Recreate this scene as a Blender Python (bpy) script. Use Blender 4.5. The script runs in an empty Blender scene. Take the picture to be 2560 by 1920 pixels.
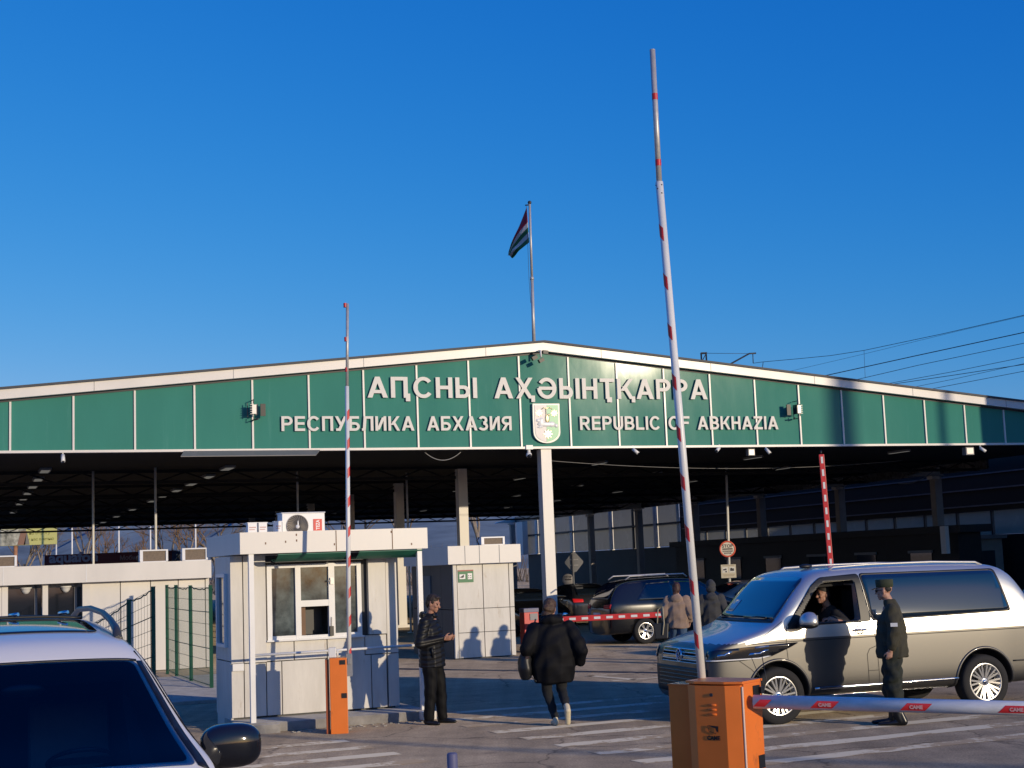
import bpy, bmesh, math, random
from mathutils import Vector, Matrix
from mathutils.bvhtree import BVHTree
random.seed(7)
S = bpy.context.scene
COL = S.collection
V = Vector

# ---------------------------------------------------------------- camera
F_PX, TH, RO, EYE = 3672.0, math.radians(6.99065), math.radians(2.16762), 2.162
ct, st, cr, sr = math.cos(TH), math.sin(TH), math.cos(RO), math.sin(RO)
cam_d = bpy.data.cameras.new('camera')
cam_d.sensor_width = 36.0
cam_d.lens = F_PX / 2560.0 * 36.0
cam_d.clip_start, cam_d.clip_end = 0.05, 6000.0
cam = bpy.data.objects.new('camera', cam_d)
COL.objects.link(cam)
r0, u0, f0 = V((1, 0, 0)), V((0, -st, ct)), V((0, ct, st))
right, up = cr * r0 - sr * u0, sr * r0 + cr * u0
cam.matrix_world = Matrix(((right.x, up.x, -f0.x, 0), (right.y, up.y, -f0.y, 0), (right.z, up.z, -f0.z, EYE), (0, 0, 0, 1)))
S.camera = cam

# ---------------------------------------------------------------- light
SUN_EL = math.radians(8.8)
SUN_H = V((0.725, -0.689, 0)).normalized()          # horizontal direction towards the sun
sun_d = bpy.data.lights.new('sun', 'SUN')
sun_d.energy, sun_d.angle, sun_d.color = 2.85, math.radians(0.55), (1.0, 0.83, 0.60)
sun = bpy.data.objects.new('sun', sun_d)
COL.objects.link(sun)
to_sun = SUN_H * math.cos(SUN_EL) + V((0, 0, math.sin(SUN_EL)))
sun.rotation_euler = (-to_sun).to_track_quat('-Z', 'Y').to_euler()
sun.location = to_sun * 60

W = bpy.data.worlds.new('World')
S.world = W
W.use_nodes = True
wn, wl = W.node_tree.nodes, W.node_tree.links
wn.clear()
sky = wn.new('ShaderNodeTexSky')
sky.sky_type = 'NISHITA'
sky.sun_disc = False
sky.sun_elevation = SUN_EL
sky.sun_rotation = math.atan2(SUN_H.x, SUN_H.y)
sky.air_density, sky.dust_density, sky.ozone_density = 1.0, 0.25, 2.5
# the camera's rendering of a clear winter sky: red falls off faster and blue slower towards the zenith
sep = wn.new('ShaderNodeSeparateColor'); com = wn.new('ShaderNodeCombineColor')
wl.new(sky.outputs[0], sep.inputs[0])
def wmath(op, a, b):
    n = wn.new('ShaderNodeMath'); n.operation = op
    for i, q in enumerate((a, b)):
        if isinstance(q, (int, float)): n.inputs[i].default_value = q
        else: wl.new(q, n.inputs[i])
    return n.outputs[0]
red = wmath('MINIMUM', wmath('MULTIPLY', wmath('POWER', sep.outputs[0], 2.5), 0.088), wmath('MULTIPLY', sep.outputs[0], 0.6))
wl.new(red, com.inputs[0])
wl.new(wmath('MULTIPLY', sep.outputs[1], 0.615), com.inputs[1])
wl.new(wmath('MULTIPLY', wmath('POWER', sep.outputs[2], 0.47), 2.33), com.inputs[2])
bg = wn.new('ShaderNodeBackground')
bg.inputs['Strength'].default_value = 0.15
wo = wn.new('ShaderNodeOutputWorld')
wl.new(com.outputs[0], bg.inputs['Color'])
wl.new(bg.outputs[0], wo.inputs['Surface'])
S.view_settings.view_transform = 'Standard'
S.view_settings.look = 'None'
S.view_settings.gamma = 1.0
S.view_settings.use_curve_mapping = False
S.view_settings.exposure = 0.0

# ---------------------------------------------------------------- helpers: where a photo pixel lies at a given distance
def ray(x, y):
    dx, dy = x - 1280, y - 960
    px, py = dx * cr - dy * sr, dx * sr + dy * cr
    return V((px / F_PX, ct + st * py / F_PX, st - ct * py / F_PX))
EYEP = V((0, 0, EYE))
def ground(x, y, z=0.0):
    d = ray(x, y)
    return EYEP + d * ((z - EYE) / d.z)
def at(x, y, Y):
    d = ray(x, y)
    return EYEP + d * (Y / d.y)
def onto(x, y, p, n):
    d = ray(x, y)
    return EYEP + d * ((V(p) - EYEP).dot(n) / d.dot(n))

# ---------------------------------------------------------------- helpers: materials
def mat(name, col, rough=0.5, metal=0.0, var=0.0, vscale=3.0, bump=0.0, bscale=60.0, spec=0.5, coat=0.0, emit=None, estr=0.0, col2=None, stretch=None):
    m = bpy.data.materials.new(name)
    m.use_nodes = True
    nt = m.node_tree
    b = nt.nodes['Principled BSDF']
    b.inputs['Base Color'].default_value = (*col, 1)
    b.inputs['Roughness'].default_value = rough
    b.inputs['Metallic'].default_value = metal
    b.inputs['Specular IOR Level'].default_value = spec
    b.inputs['Coat Weight'].default_value = coat
    b.inputs['Coat Roughness'].default_value = 0.06
    if rough > .7 and 'Diffuse Roughness' in b.inputs: b.inputs['Diffuse Roughness'].default_value = 0.8
    if emit:
        b.inputs['Emission Color'].default_value = (*emit, 1)
        b.inputs['Emission Strength'].default_value = estr
    if var or bump:
        tc = nt.nodes.new('ShaderNodeTexCoord')
        mp = nt.nodes.new('ShaderNodeMapping')
        nt.links.new(tc.outputs['Object'], mp.inputs['Vector'])
        if stretch: mp.inputs['Scale'].default_value = stretch
    if var:
        nz = nt.nodes.new('ShaderNodeTexNoise')
        nz.inputs['Scale'].default_value = vscale
        nz.inputs['Detail'].default_value = 6
        nz.inputs['Roughness'].default_value = 0.62
        nt.links.new(mp.outputs[0], nz.inputs['Vector'])
        rp = nt.nodes.new('ShaderNodeValToRGB')
        rp.color_ramp.elements[0].position, rp.color_ramp.elements[1].position = 0.3, 0.7
        c2 = col2 or tuple(min(1, c * (1 + var)) for c in col)
        rp.color_ramp.elements[0].color = (*[c * (1 - var) for c in col], 1)
        rp.color_ramp.elements[1].color = (*c2, 1)
        nt.links.new(nz.outputs['Fac'], rp.inputs['Fac'])
        nt.links.new(rp.outputs[0], b.inputs['Base Color'])
        mr = nt.nodes.new('ShaderNodeMapRange')
        mr.inputs['To Min'].default_value, mr.inputs['To Max'].default_value = max(0, rough - 0.08), min(1, rough + 0.1)
        nt.links.new(nz.outputs['Fac'], mr.inputs['Value'])
        nt.links.new(mr.outputs[0], b.inputs['Roughness'])
    if bump:
        n2 = nt.nodes.new('ShaderNodeTexNoise')
        n2.inputs['Scale'].default_value = bscale
        n2.inputs['Detail'].default_value = 4
        nt.links.new(mp.outputs[0], n2.inputs['Vector'])
        bp = nt.nodes.new('ShaderNodeBump')
        bp.inputs['Strength'].default_value = bump
        bp.inputs['Distance'].default_value = 0.02
        nt.links.new(n2.outputs['Fac'], bp.inputs['Height'])
        nt.links.new(bp.outputs[0], b.inputs['Normal'])
    return m

# ---------------------------------------------------------------- helpers: things, parts
def thing(name, label, cat, loc=(0, 0, 0), group=None, rot=0.0):
    o = bpy.data.objects.new(name, None)
    o.empty_display_size = 0.2
    COL.objects.link(o)
    o.location = loc
    o.rotation_euler = (0, 0, rot)
    o['label'], o['category'] = label, cat
    if group: o['group'] = group
    return o
def tag(o, label, cat, group=None):
    o['label'], o['category'] = label, cat
    if group: o['group'] = group
    return o
def link(name, me, m=None, parent=None, local=False, smooth=False):
    if m is not None:
        for x in (m if isinstance(m, (list, tuple)) else [m]): me.materials.append(x)
    if smooth:
        for p in me.polygons: p.use_smooth = True
    o = bpy.data.objects.new(name, me)
    COL.objects.link(o)
    if parent:
        o.parent = parent
        if not local and not parent.parent: o.matrix_parent_inverse = Matrix.Translation(-parent.location)
    return o
def copy_tree(o, parent=None, **props):
    c = o.copy()
    COL.objects.link(c)
    if parent:
        c.parent = parent
    for ch in list(o.children): copy_tree(ch, c)
    for k, v in props.items(): c[k] = v
    return c

class B:
    """collects simple shapes into one mesh"""
    def __init__(s): s.bm = bmesh.new()
    def hexa(s, lo, hi, mi=0):
        a = [s.bm.verts.new(p) for p in lo]; b = [s.bm.verts.new(p) for p in hi]
        n = len(a)
        fs = [s.bm.faces.new(a[::-1]), s.bm.faces.new(b)]
        for i in range(n):
            fs.append(s.bm.faces.new((a[i], a[(i + 1) % n], b[(i + 1) % n], b[i])))
        for f in fs: f.material_index = mi
        return s
    def box(s, c, size, M=None, mi=0):
        c = V(c); x, y, z = [q / 2 for q in size]
        lo = [V((-x, -y, -z)), V((x, -y, -z)), V((x, y, -z)), V((-x, y, -z))]
        hi = [p + V((0, 0, 2 * z)) for p in lo]
        if M is not None:
            R = M.to_3x3() if len(M) == 4 else M
            lo = [R @ p for p in lo]; hi = [R @ p for p in hi]
        return s.hexa([c + p for p in lo], [c + p for p in hi], mi)
    def cyl(s, p0, p1, r, r1=None, n=12, cap=True, mi=0):
        p0, p1 = V(p0), V(p1); r1 = r if r1 is None else r1
        d = (p1 - p0).normalized()
        a = d.orthogonal().normalized(); b = d.cross(a)
        ring = lambda p, q: [s.bm.verts.new(p + (a * math.cos(t) + b * math.sin(t)) * q) for t in [2 * math.pi * i / n for i in range(n)]]
        A, C = ring(p0, r), ring(p1, r1)
        for i in range(n):
            f = s.bm.faces.new((A[i], A[(i + 1) % n], C[(i + 1) % n], C[i])); f.smooth = True; f.material_index = mi
        if cap:
            s.bm.faces.new(A[::-1]).material_index = mi; s.bm.faces.new(C).material_index = mi
        return s
    def tube(s, pts, r, n=8, mi=0):
        pts = [V(p) for p in pts]; rings = []
        rs = r if isinstance(r, (list, tuple)) else [r] * len(pts)
        a = None
        for i, p in enumerate(pts):
            d = (pts[min(i + 1, len(pts) - 1)] - pts[max(i - 1, 0)]).normalized()
            a = d.orthogonal().normalized() if a is None else (a - d * a.dot(d)).normalized()
            b = d.cross(a)
            rings.append([s.bm.verts.new(p + (a * math.cos(t) + b * math.sin(t)) * rs[i]) for t in [2 * math.pi * k / n for k in range(n)]])
        for A, C in zip(rings, rings[1:]):
            for i in range(n):
                f = s.bm.faces.new((A[i], A[(i + 1) % n], C[(i + 1) % n], C[i])); f.smooth = True; f.material_index = mi
        s.bm.faces.new(rings[0][::-1]).material_index = mi; s.bm.faces.new(rings[-1]).material_index = mi
        return s
    def prism(s, poly, vec, mi=0):
        poly = [V(p) for p in poly]; vec = V(vec)
        return s.hexa(poly, [p + vec for p in poly], mi)
    def quad(s, *pts, mi=0):
        s.bm.faces.new([s.bm.verts.new(p) for p in pts]).material_index = mi
        return s
    def ball(s, c, r, u=14, v=9, mi=0, R=None):
        r = (r, r, r) if isinstance(r, (int, float)) else r
        M = Matrix.Translation(V(c)) @ ((R.to_4x4()) if R else Matrix.Identity(4)) @ Matrix.Diagonal((*r, 1))
        g = bmesh.ops.create_uvsphere(s.bm, u_segments=u, v_segments=v, radius=1, matrix=M)
        for f in {f for w in g['verts'] for f in w.link_faces}: f.smooth = True; f.material_index = mi
        return s
    def boxy(s, c, k):
        """squares off the ball added last round centre c"""
        c = V(c); vs = list(s.bm.verts)
        m = [max(abs((v.co - c)[i]) for v in vs) for i in range(3)]
        for v in vs:
            d = v.co - c
            v.co = c + V([math.copysign(abs(d[i] / m[i]) ** k * m[i], d[i]) for i in range(3)])
        return s
    def lathe(s, prof, c=(0, 0, 0), axis=None, n=32, mi=0, smooth=True):
        """prof: (radius, height) pairs turned round the local z axis"""
        M = Matrix.Translation(V(c)) @ (axis.to_4x4() if axis else Matrix.Identity(4))
        rings = []
        for r, h in prof:
            rings.append([s.bm.verts.new(M @ V((r * math.cos(t), r * math.sin(t), h))) for t in [2 * math.pi * i / n for i in range(n)]])
        for A, C in zip(rings, rings[1:]):
            for i in range(n):
                f = s.bm.faces.new((A[i], A[(i + 1) % n], C[(i + 1) % n], C[i])); f.smooth = smooth; f.material_index = mi
        return s
    def text(s, body, size, M, bold=0.0, depth=0.01, spacing=1.0, width=None, mi=0, align='CENTER'):
        me = text_mesh(body, size, bold, depth, spacing, width, align)
        me.transform(M)
        k = len(s.bm.faces)
        s.bm.from_mesh(me)
        s.bm.faces.ensure_lookup_table()
        for f in s.bm.faces[k:]: f.material_index = mi
        return s
    def build(s, name, m=None, parent=None, local=False, bevel=0.0, smooth=False, fixn=True):
        if fixn: bmesh.ops.recalc_face_normals(s.bm, faces=s.bm.faces)
        if bevel:
            es = [e for e in s.bm.edges if e.is_manifold and e.calc_face_angle(0) > 0.6]
            bmesh.ops.bevel(s.bm, geom=es, offset=bevel, segments=2, affect='EDGES', profile=0.6, clamp_overlap=True)
        me = bpy.data.meshes.new(name)
        s.bm.to_mesh(me); s.bm.free()
        return link(name, me, m, parent, local, smooth)

def text_mesh(body, size, bold=0.0, depth=0.01, spacing=1.0, width=None, align='CENTER'):
    c = bpy.data.curves.new('lettering', 'FONT')
    c.body, c.size, c.offset, c.extrude, c.space_character = body, size, bold, depth / 2, spacing
    c.align_x, c.align_y = align, 'BOTTOM_BASELINE'
    c.resolution_u = 4
    o = bpy.data.objects.new('lettering', c)
    COL.objects.link(o)
    me = bpy.data.meshes.new_from_object(o.evaluated_get(bpy.context.evaluated_depsgraph_get()))
    bpy.data.objects.remove(o); bpy.data.curves.remove(c)
    if width:
        xs = [v.co.x for v in me.vertices]
        k = width / (max(xs) - min(xs))
        for v in me.vertices: v.co.x *= k
    return me
def frame(o, ex, ey):
    """matrix with x along ex, y along ey, z out of the two"""
    ex, ey = V(ex).normalized(), V(ey).normalized()
    ez = ex.cross(ey)
    return Matrix(((ex.x, ey.x, ez.x, o[0]), (ex.y, ey.y, ez.y, o[1]), (ex.z, ey.z, ez.z, o[2]), (0, 0, 0, 1)))
def yawdir(deg):
    a = math.radians(deg)
    return V((math.cos(a), math.sin(a), 0)), V((-math.sin(a), math.cos(a), 0))
def evaluated(o):
    dg = bpy.context.evaluated_depsgraph_get()
    return bpy.data.meshes.new_from_object(o.evaluated_get(dg))
UP = V((0, 0, 1))
# ---------------------------------------------------------------- materials
M = {}
def add_stains(m, col, scale, lo, hi, stretch=(1, 1, 1), amount=.7):
    """patchy stains of another colour over a material's own colour"""
    nt = m.node_tree; b = nt.nodes['Principled BSDF']
    src = b.inputs['Base Color'].links[0].from_socket if b.inputs['Base Color'].links else None
    tc = nt.nodes.new('ShaderNodeTexCoord'); mp = nt.nodes.new('ShaderNodeMapping'); mp.inputs['Scale'].default_value = stretch; mp.inputs['Location'].default_value = (3.3, 7.1, 1.9)
    nz = nt.nodes.new('ShaderNodeTexNoise'); nz.inputs['Scale'].default_value = scale; nz.inputs['Detail'].default_value = 9; nz.inputs['Roughness'].default_value = .7
    r = nt.nodes.new('ShaderNodeValToRGB'); r.color_ramp.elements[0].position, r.color_ramp.elements[1].position = lo, hi
    r.color_ramp.elements[0].color = (0, 0, 0, 1); r.color_ramp.elements[1].color = (amount, amount, amount, 1)
    mx = nt.nodes.new('ShaderNodeMix'); mx.data_type = 'RGBA'
    nt.links.new(tc.outputs['Object'], mp.inputs[0]); nt.links.new(mp.outputs[0], nz.inputs['Vector']); nt.links.new(nz.outputs['Fac'], r.inputs[0]); nt.links.new(r.outputs[0], mx.inputs['Factor'])
    if src: nt.links.new(src, mx.inputs['A'])
    else: mx.inputs['A'].default_value = b.inputs['Base Color'].default_value
    mx.inputs['B'].default_value = (*col, 1)
    nt.links.new(mx.outputs['Result'], b.inputs['Base Color'])
M['cream'] = mat('cream cladding', (0.74, 0.70, 0.63), 0.38, var=0.06, vscale=1.3, stretch=(1, 1, 0.3))
M['cream_dirty'] = mat('stained cladding', (0.64, 0.61, 0.55), 0.42, var=0.16, vscale=2.6, stretch=(1.8, 1.8, 0.4), bump=0.06, bscale=9, col2=(.70, .67, .61))
add_stains(M['cream_dirty'], (.36, .27, .17), 3.2, .60, .72, (2.2, 2.2, .5))
M['white'] = mat('white paint', (0.78, 0.77, 0.74), 0.35, var=0.04)
M['trim'] = mat('pale metal trim', (0.76, 0.72, 0.66), 0.33, var=0.05, vscale=0.8)
M['green_panel'] = mat('green panel', (0.055, 0.235, 0.185), 0.085, var=0.08, vscale=0.5, spec=0.06, stretch=(1.2, 1.2, .35))
add_stains(M['green_panel'], (.10, .30, .25), 2.4, .58, .75, (2.5, 2.5, .18), .45)
M['letter'] = mat('raised lettering', (0.66, 0.64, 0.60), 0.45)
M['dark_metal'] = mat('dark steel', (0.035, 0.037, 0.043), 0.5, var=0.2)
M['truss_steel'] = mat('dark truss steel', (0.012, 0.013, 0.016), 0.7, var=0.2)
M['roof_dark'] = mat('dark roof sheet', (0.05, 0.055, 0.065), 0.6, var=0.2)
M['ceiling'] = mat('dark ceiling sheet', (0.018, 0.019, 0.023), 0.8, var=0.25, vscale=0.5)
M['steel'] = mat('galvanised steel', (0.52, 0.50, 0.48), 0.38, metal=0.3, var=0.12, vscale=14)
M['grey'] = mat('grey paint', (0.25, 0.25, 0.26), 0.5, var=0.1)
M['grey_panel'] = mat('grey panel', (0.20, 0.19, 0.185), 0.55, var=0.08)
M['concrete'] = mat('concrete', (0.34, 0.32, 0.29), 0.85, var=0.25, vscale=5, bump=0.3, bscale=40)
M['orange'] = mat('orange enamel', (0.83, 0.20, 0.028), 0.36, var=0.07, vscale=3, coat=0.1)
add_stains(M['orange'], (.30, .09, .03), 5.0, .60, .70, (1, 1, .6), .6)
M['red'] = mat('red paint', (0.60, 0.028, 0.03), 0.4, var=0.12, vscale=8)
M['black'] = mat('black plastic', (0.012, 0.012, 0.013), 0.45)
M['black_gloss'] = mat('black gloss', (0.010, 0.010, 0.013), 0.08, coat=0.6)
M['rubber'] = mat('tyre rubber', (0.022, 0.021, 0.021), 0.8, var=0.2, vscale=20, bump=0.2)
M['chrome'] = mat('chrome', (0.75, 0.75, 0.77), 0.08, metal=1.0)
M['alloy'] = mat('alloy rim', (0.70, 0.69, 0.66), 0.22, metal=0.75)
M['dark_glass'] = mat('dark glass', (0.010, 0.013, 0.020), 0.04, spec=0.75, coat=0.3)
M['tinted'] = mat('tinted window glass', (0.012, 0.020, 0.032), 0.05, spec=0.9, coat=0.5)
M['red_glow'] = mat('red lamp lens', (0.35, 0.01, 0.015), 0.2, emit=(1, 0.03, 0.03), estr=0.35)
M['green_paint'] = mat('green fence paint', (0.02, 0.10, 0.05), 0.5, var=0.15)
M['blue_grey'] = mat('blue grey paint', (0.12, 0.12, 0.21), 0.45, var=0.08)
M['timber'] = mat('brown board', (0.17, 0.085, 0.04), 0.6, var=0.2)
M['curtain'] = mat('pale blind', (0.50, 0.49, 0.45), 0.25, var=0.14, vscale=1.0)
def see_light(m, col, fac=.55):
    nt = m.node_tree; b = nt.nodes['Principled BSDF']; o = nt.nodes['Material Output']
    t = nt.nodes.new('ShaderNodeBsdfTranslucent'); t.inputs[0].default_value = (*col, 1); x = nt.nodes.new('ShaderNodeMixShader'); x.inputs[0].default_value = fac
    nt.links.new(b.outputs[0], x.inputs[1]); nt.links.new(t.outputs[0], x.inputs[2]); nt.links.new(x.outputs[0], o.inputs[0])
see_light(M['curtain'], (.62, .62, .58))
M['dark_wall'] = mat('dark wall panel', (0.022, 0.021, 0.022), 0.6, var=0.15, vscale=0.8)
M['brown_grille'] = mat('condenser fins', (0.16, 0.115, 0.075), 0.6, var=0.25, vscale=30)
M['soil'] = mat('litter scraps', (0.45, 0.42, 0.36), 0.8, var=0.4, vscale=40)

def ground_mat():
    m = bpy.data.materials.new('worn asphalt'); m.use_nodes = True
    nt = m.node_tree; N, L = nt.nodes, nt.links
    b = N['Principled BSDF']
    tc = N.new('ShaderNodeTexCoord')
    def noise(sc, det=8, ro=0.65, vec=None):
        n = N.new('ShaderNodeTexNoise'); n.inputs['Scale'].default_value = sc; n.inputs['Detail'].default_value = det; n.inputs['Roughness'].default_value = ro
        L.new(vec or tc.outputs['Object'], n.inputs['Vector']); return n
    def ramp(src, stops):
        r = N.new('ShaderNodeValToRGB'); r.color_ramp.elements[0].position = stops[0][0]; r.color_ramp.elements[0].color = (*stops[0][1], 1)
        r.color_ramp.elements[1].position = stops[-1][0]; r.color_ramp.elements[1].color = (*stops[-1][1], 1)
        for p, c in stops[1:-1]:
            e = r.color_ramp.elements.new(p); e.color = (*c, 1)
        L.new(src, r.inputs['Fac']); return r
    big = noise(0.22, 8); grain = noise(38, 5, 0.75); mid = noise(2.2, 8, 0.7)
    base = ramp(big.outputs['Fac'], [(0.32, (0.29, 0.228, 0.158)), (0.5, (0.38, 0.30, 0.208)), (0.68, (0.47, 0.375, 0.26))])
    g2 = ramp(grain.outputs['Fac'], [(0.3, (0.42, 0.42, 0.42)), (0.7, (1.55, 1.53, 1.5))])
    mx = N.new('ShaderNodeMix'); mx.data_type = 'RGBA'; mx.blend_type = 'MULTIPLY'; mx.inputs['Factor'].default_value = 0.8
    L.new(base.outputs[0], mx.inputs['A']); L.new(g2.outputs[0], mx.inputs['B'])
    m2 = ramp(mid.outputs['Fac'], [(0.35, (0.78, 0.78, 0.79)), (0.65, (1.15, 1.14, 1.12))])
    mx2 = N.new('ShaderNodeMix'); mx2.data_type = 'RGBA'; mx2.blend_type = 'MULTIPLY'; mx2.inputs['Factor'].default_value = 0.8
    L.new(mx.outputs['Result'], mx2.inputs['A']); L.new(m2.outputs[0], mx2.inputs['B'])
    # cracks
    wob = noise(1.4, 4)
    add = N.new('ShaderNodeMix'); add.data_type = 'RGBA'; add.blend_type = 'MIX'; add.inputs['Factor'].default_value = 0.35
    L.new(tc.outputs['Object'], add.inputs['A']); L.new(wob.outputs['Color'], add.inputs['B'])
    vo = N.new('ShaderNodeTexVoronoi'); vo.feature = 'DISTANCE_TO_EDGE'; vo.inputs['Scale'].default_value = 0.55
    L.new(add.outputs['Result'], vo.inputs['Vector'])
    cr_ = ramp(vo.outputs['Distance'], [(0.0, (0.35, 0.35, 0.36)), (0.012, (1, 1, 1))])
    mx3 = N.new('ShaderNodeMix'); mx3.data_type = 'RGBA'; mx3.blend_type = 'MULTIPLY'; mx3.inputs['Factor'].default_value = 0.75
    L.new(mx2.outputs['Result'], mx3.inputs['A']); L.new(cr_.outputs[0], mx3.inputs['B'])
    st_n = noise(0.9, 6, .6); st_r = ramp(st_n.outputs['Fac'], [(0.60, (1, 1, 1)), (0.70, (.62, .62, .64))])
    mx4 = N.new('ShaderNodeMix'); mx4.data_type = 'RGBA'; mx4.blend_type = 'MULTIPLY'; mx4.inputs['Factor'].default_value = 0.8
    L.new(mx3.outputs['Result'], mx4.inputs['A']); L.new(st_r.outputs[0], mx4.inputs['B'])
    tm = N.new('ShaderNodeMapping'); tm.inputs['Rotation'].default_value = (0, 0, math.radians(20)); tm.inputs['Scale'].default_value = (1.6, .05, 1); L.new(tc.outputs['Object'], tm.inputs[0])
    tr = noise(1.0, 4, .6, tm.outputs[0]); tr_r = ramp(tr.outputs['Fac'], [(0.42, (.80, .80, .80)), (0.62, (1.08, 1.08, 1.08))])
    mx5 = N.new('ShaderNodeMix'); mx5.data_type = 'RGBA'; mx5.blend_type = 'MULTIPLY'; mx5.inputs['Factor'].default_value = 0.8
    L.new(mx4.outputs['Result'], mx5.inputs['A']); L.new(tr_r.outputs[0], mx5.inputs['B'])
    L.new(mx5.outputs['Result'], b.inputs['Base Color'])
    b.inputs['Roughness'].default_value = 0.9; b.inputs['Specular IOR Level'].default_value = 0.15
    if 'Diffuse Roughness' in b.inputs: b.inputs['Diffuse Roughness'].default_value = 1.0
    bp = N.new('ShaderNodeBump'); bp.inputs['Strength'].default_value = 0.5; bp.inputs['Distance'].default_value = 0.012
    L.new(grain.outputs['Fac'], bp.inputs['Height']); L.new(bp.outputs[0], b.inputs['Normal'])
    return m
def paint_mat():
    """white road paint, worn through to the asphalt in patches"""
    m = bpy.data.materials.new('worn road paint'); m.use_nodes = True
    nt = m.node_tree; N, L = nt.nodes, nt.links
    b = N['Principled BSDF']; tc = N.new('ShaderNodeTexCoord')
    n1 = N.new('ShaderNodeTexNoise'); n1.inputs['Scale'].default_value = 5.0; n1.inputs['Detail'].default_value = 9; n1.inputs['Roughness'].default_value = 0.75
    n2 = N.new('ShaderNodeTexNoise'); n2.inputs['Scale'].default_value = 0.7; n2.inputs['Detail'].default_value = 3
    L.new(tc.outputs['Object'], n1.inputs['Vector']); L.new(tc.outputs['Object'], n2.inputs['Vector'])
    a = N.new('ShaderNodeMath'); a.operation = 'ADD'; L.new(n1.outputs['Fac'], a.inputs[0]); L.new(n2.outputs['Fac'], a.inputs[1])
    r = N.new('ShaderNodeValToRGB'); r.color_ramp.elements[0].position = 0.95; r.color_ramp.elements[1].position = 1.24
    r.color_ramp.elements[0].color = (0.35, 0.275, 0.19, 1); r.color_ramp.elements[1].color = (0.56, 0.50, 0.39, 1)
    h = N.new('ShaderNodeMath'); h.operation = 'MULTIPLY'; h.inputs[1].default_value = 1.0
    L.new(a.outputs[0], h.inputs[0]); L.new(h.outputs[0], r.inputs['Fac'])
    L.new(r.outputs[0], b.inputs['Base Color']); b.inputs['Roughness'].default_value = 0.9; b.inputs['Specular IOR Level'].default_value = 0.15
    if 'Diffuse Roughness' in b.inputs: b.inputs['Diffuse Roughness'].default_value = 1.0
    return m
M['asphalt'], M['road_paint'] = ground_mat(), paint_mat()

# ---------------------------------------------------------------- ground and road paint
b = B(); b.quad((-700, -160, 0), (700, -160, 0), (700, 1500, 0), (-700, 1500, 0))
g = b.build('ground', M['asphalt']); g['kind'] = 'structure'
sd, sp = yawdir(24.0)
b = B()
def stripe(p, length, w, z=0.004):
    p = V((p[0], p[1], z)); n = max(2, int(abs(length) / 0.35))
    top, bot = [], []
    for i in range(n + 1):
        q = p + sd * length * i / n
        e = random.uniform(-0.025, 0.025)
        bot.append(q - sp * (w / 2 + e)); top.append(q + sp * (w / 2 + random.uniform(-0.025, 0.025)))
    for i in range(n): b.quad(bot[i], bot[i + 1], top[i + 1], top[i])
for i in range(-2, 7):
    stripe((-0.83 + 0.405 * i, 20.33 - 0.83 * i), 6.5 + 0.1 * i, 0.29)
for i in range(0, 5):
    stripe((-2.28 + 0.385 * i, 19.20 - 0.74 * i), -2.6, 0.29)
for x0, y0, L_ in ((1.2, 28.3, 4.5), (1.6, 27.0, 4.5)): stripe((x0, y0), L_, 0.14)
sd, sp = yawdir(-58)
for x0, y0 in ((1.25, 28.4), (2.9, 29.1), (4.4, 29.8)): stripe((x0, y0), 1.6, 0.14)
rm = b.build('road_marking', M['road_paint']); rm['kind'] = 'structure'
b = B()   # thin dark slabs in place of a wire's shadow across the lanes
p0, p1 = ground(880, 1671), ground(1690, 1683)
dv = (p1 - p0).normalized(); pv = V((-dv.y, dv.x, 0))
p0 -= dv * 3; p1 += dv * 14
for k in range(24):
    q0, q1 = p0.lerp(p1, k / 24), p0.lerp(p1, (k + 0.97) / 24)
    b.hexa([q0 + pv * -.11, q1 + pv * -.11, q1 + pv * .11, q0 + pv * .11], [q + UP * .012 for q in (q0 + pv * -.10, q1 + pv * -.10, q1 + pv * .10, q0 + pv * .10)])
dr = b.build('wire_shadow_strip', M['dark_metal']); dr['kind'] = 'structure'

# ---------------------------------------------------------------- hills far behind
b = B(); n = 90; rows = []
for j, (Y, hh) in enumerate(((700, 0), (850, 26), (1100, 62), (1400, 90))):
    row = []
    for i in range(n + 1):
        x = -900 + 1500 * i / n
        h = hh * (0.75 + 0.28 * math.sin(x * 0.008 + j) + 0.12 * math.sin(x * 0.031 + 2 * j) + 0.05 * math.sin(x * 0.11)) * (1.15 if x < -150 else 0.55 if x > 60 else 0.8)
        row.append(b.bm.verts.new((x, Y + 30 * math.sin(x * 0.02 + j), max(h, 0) - 0.5)))
    rows.append(row)
for A, C in zip(rows, rows[1:]):
    for i in range(n): b.bm.faces.new((A[i], A[i + 1], C[i + 1], C[i])).smooth = True
hl = b.build('hills', mat('hazed wooded hillside', (0.11, 0.15, 0.20), 0.9, var=0.4, vscale=0.02, bump=0.6, bscale=0.15)); hl['kind'] = 'structure'  # blue haze of distance is mixed into the hillside colour

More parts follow.
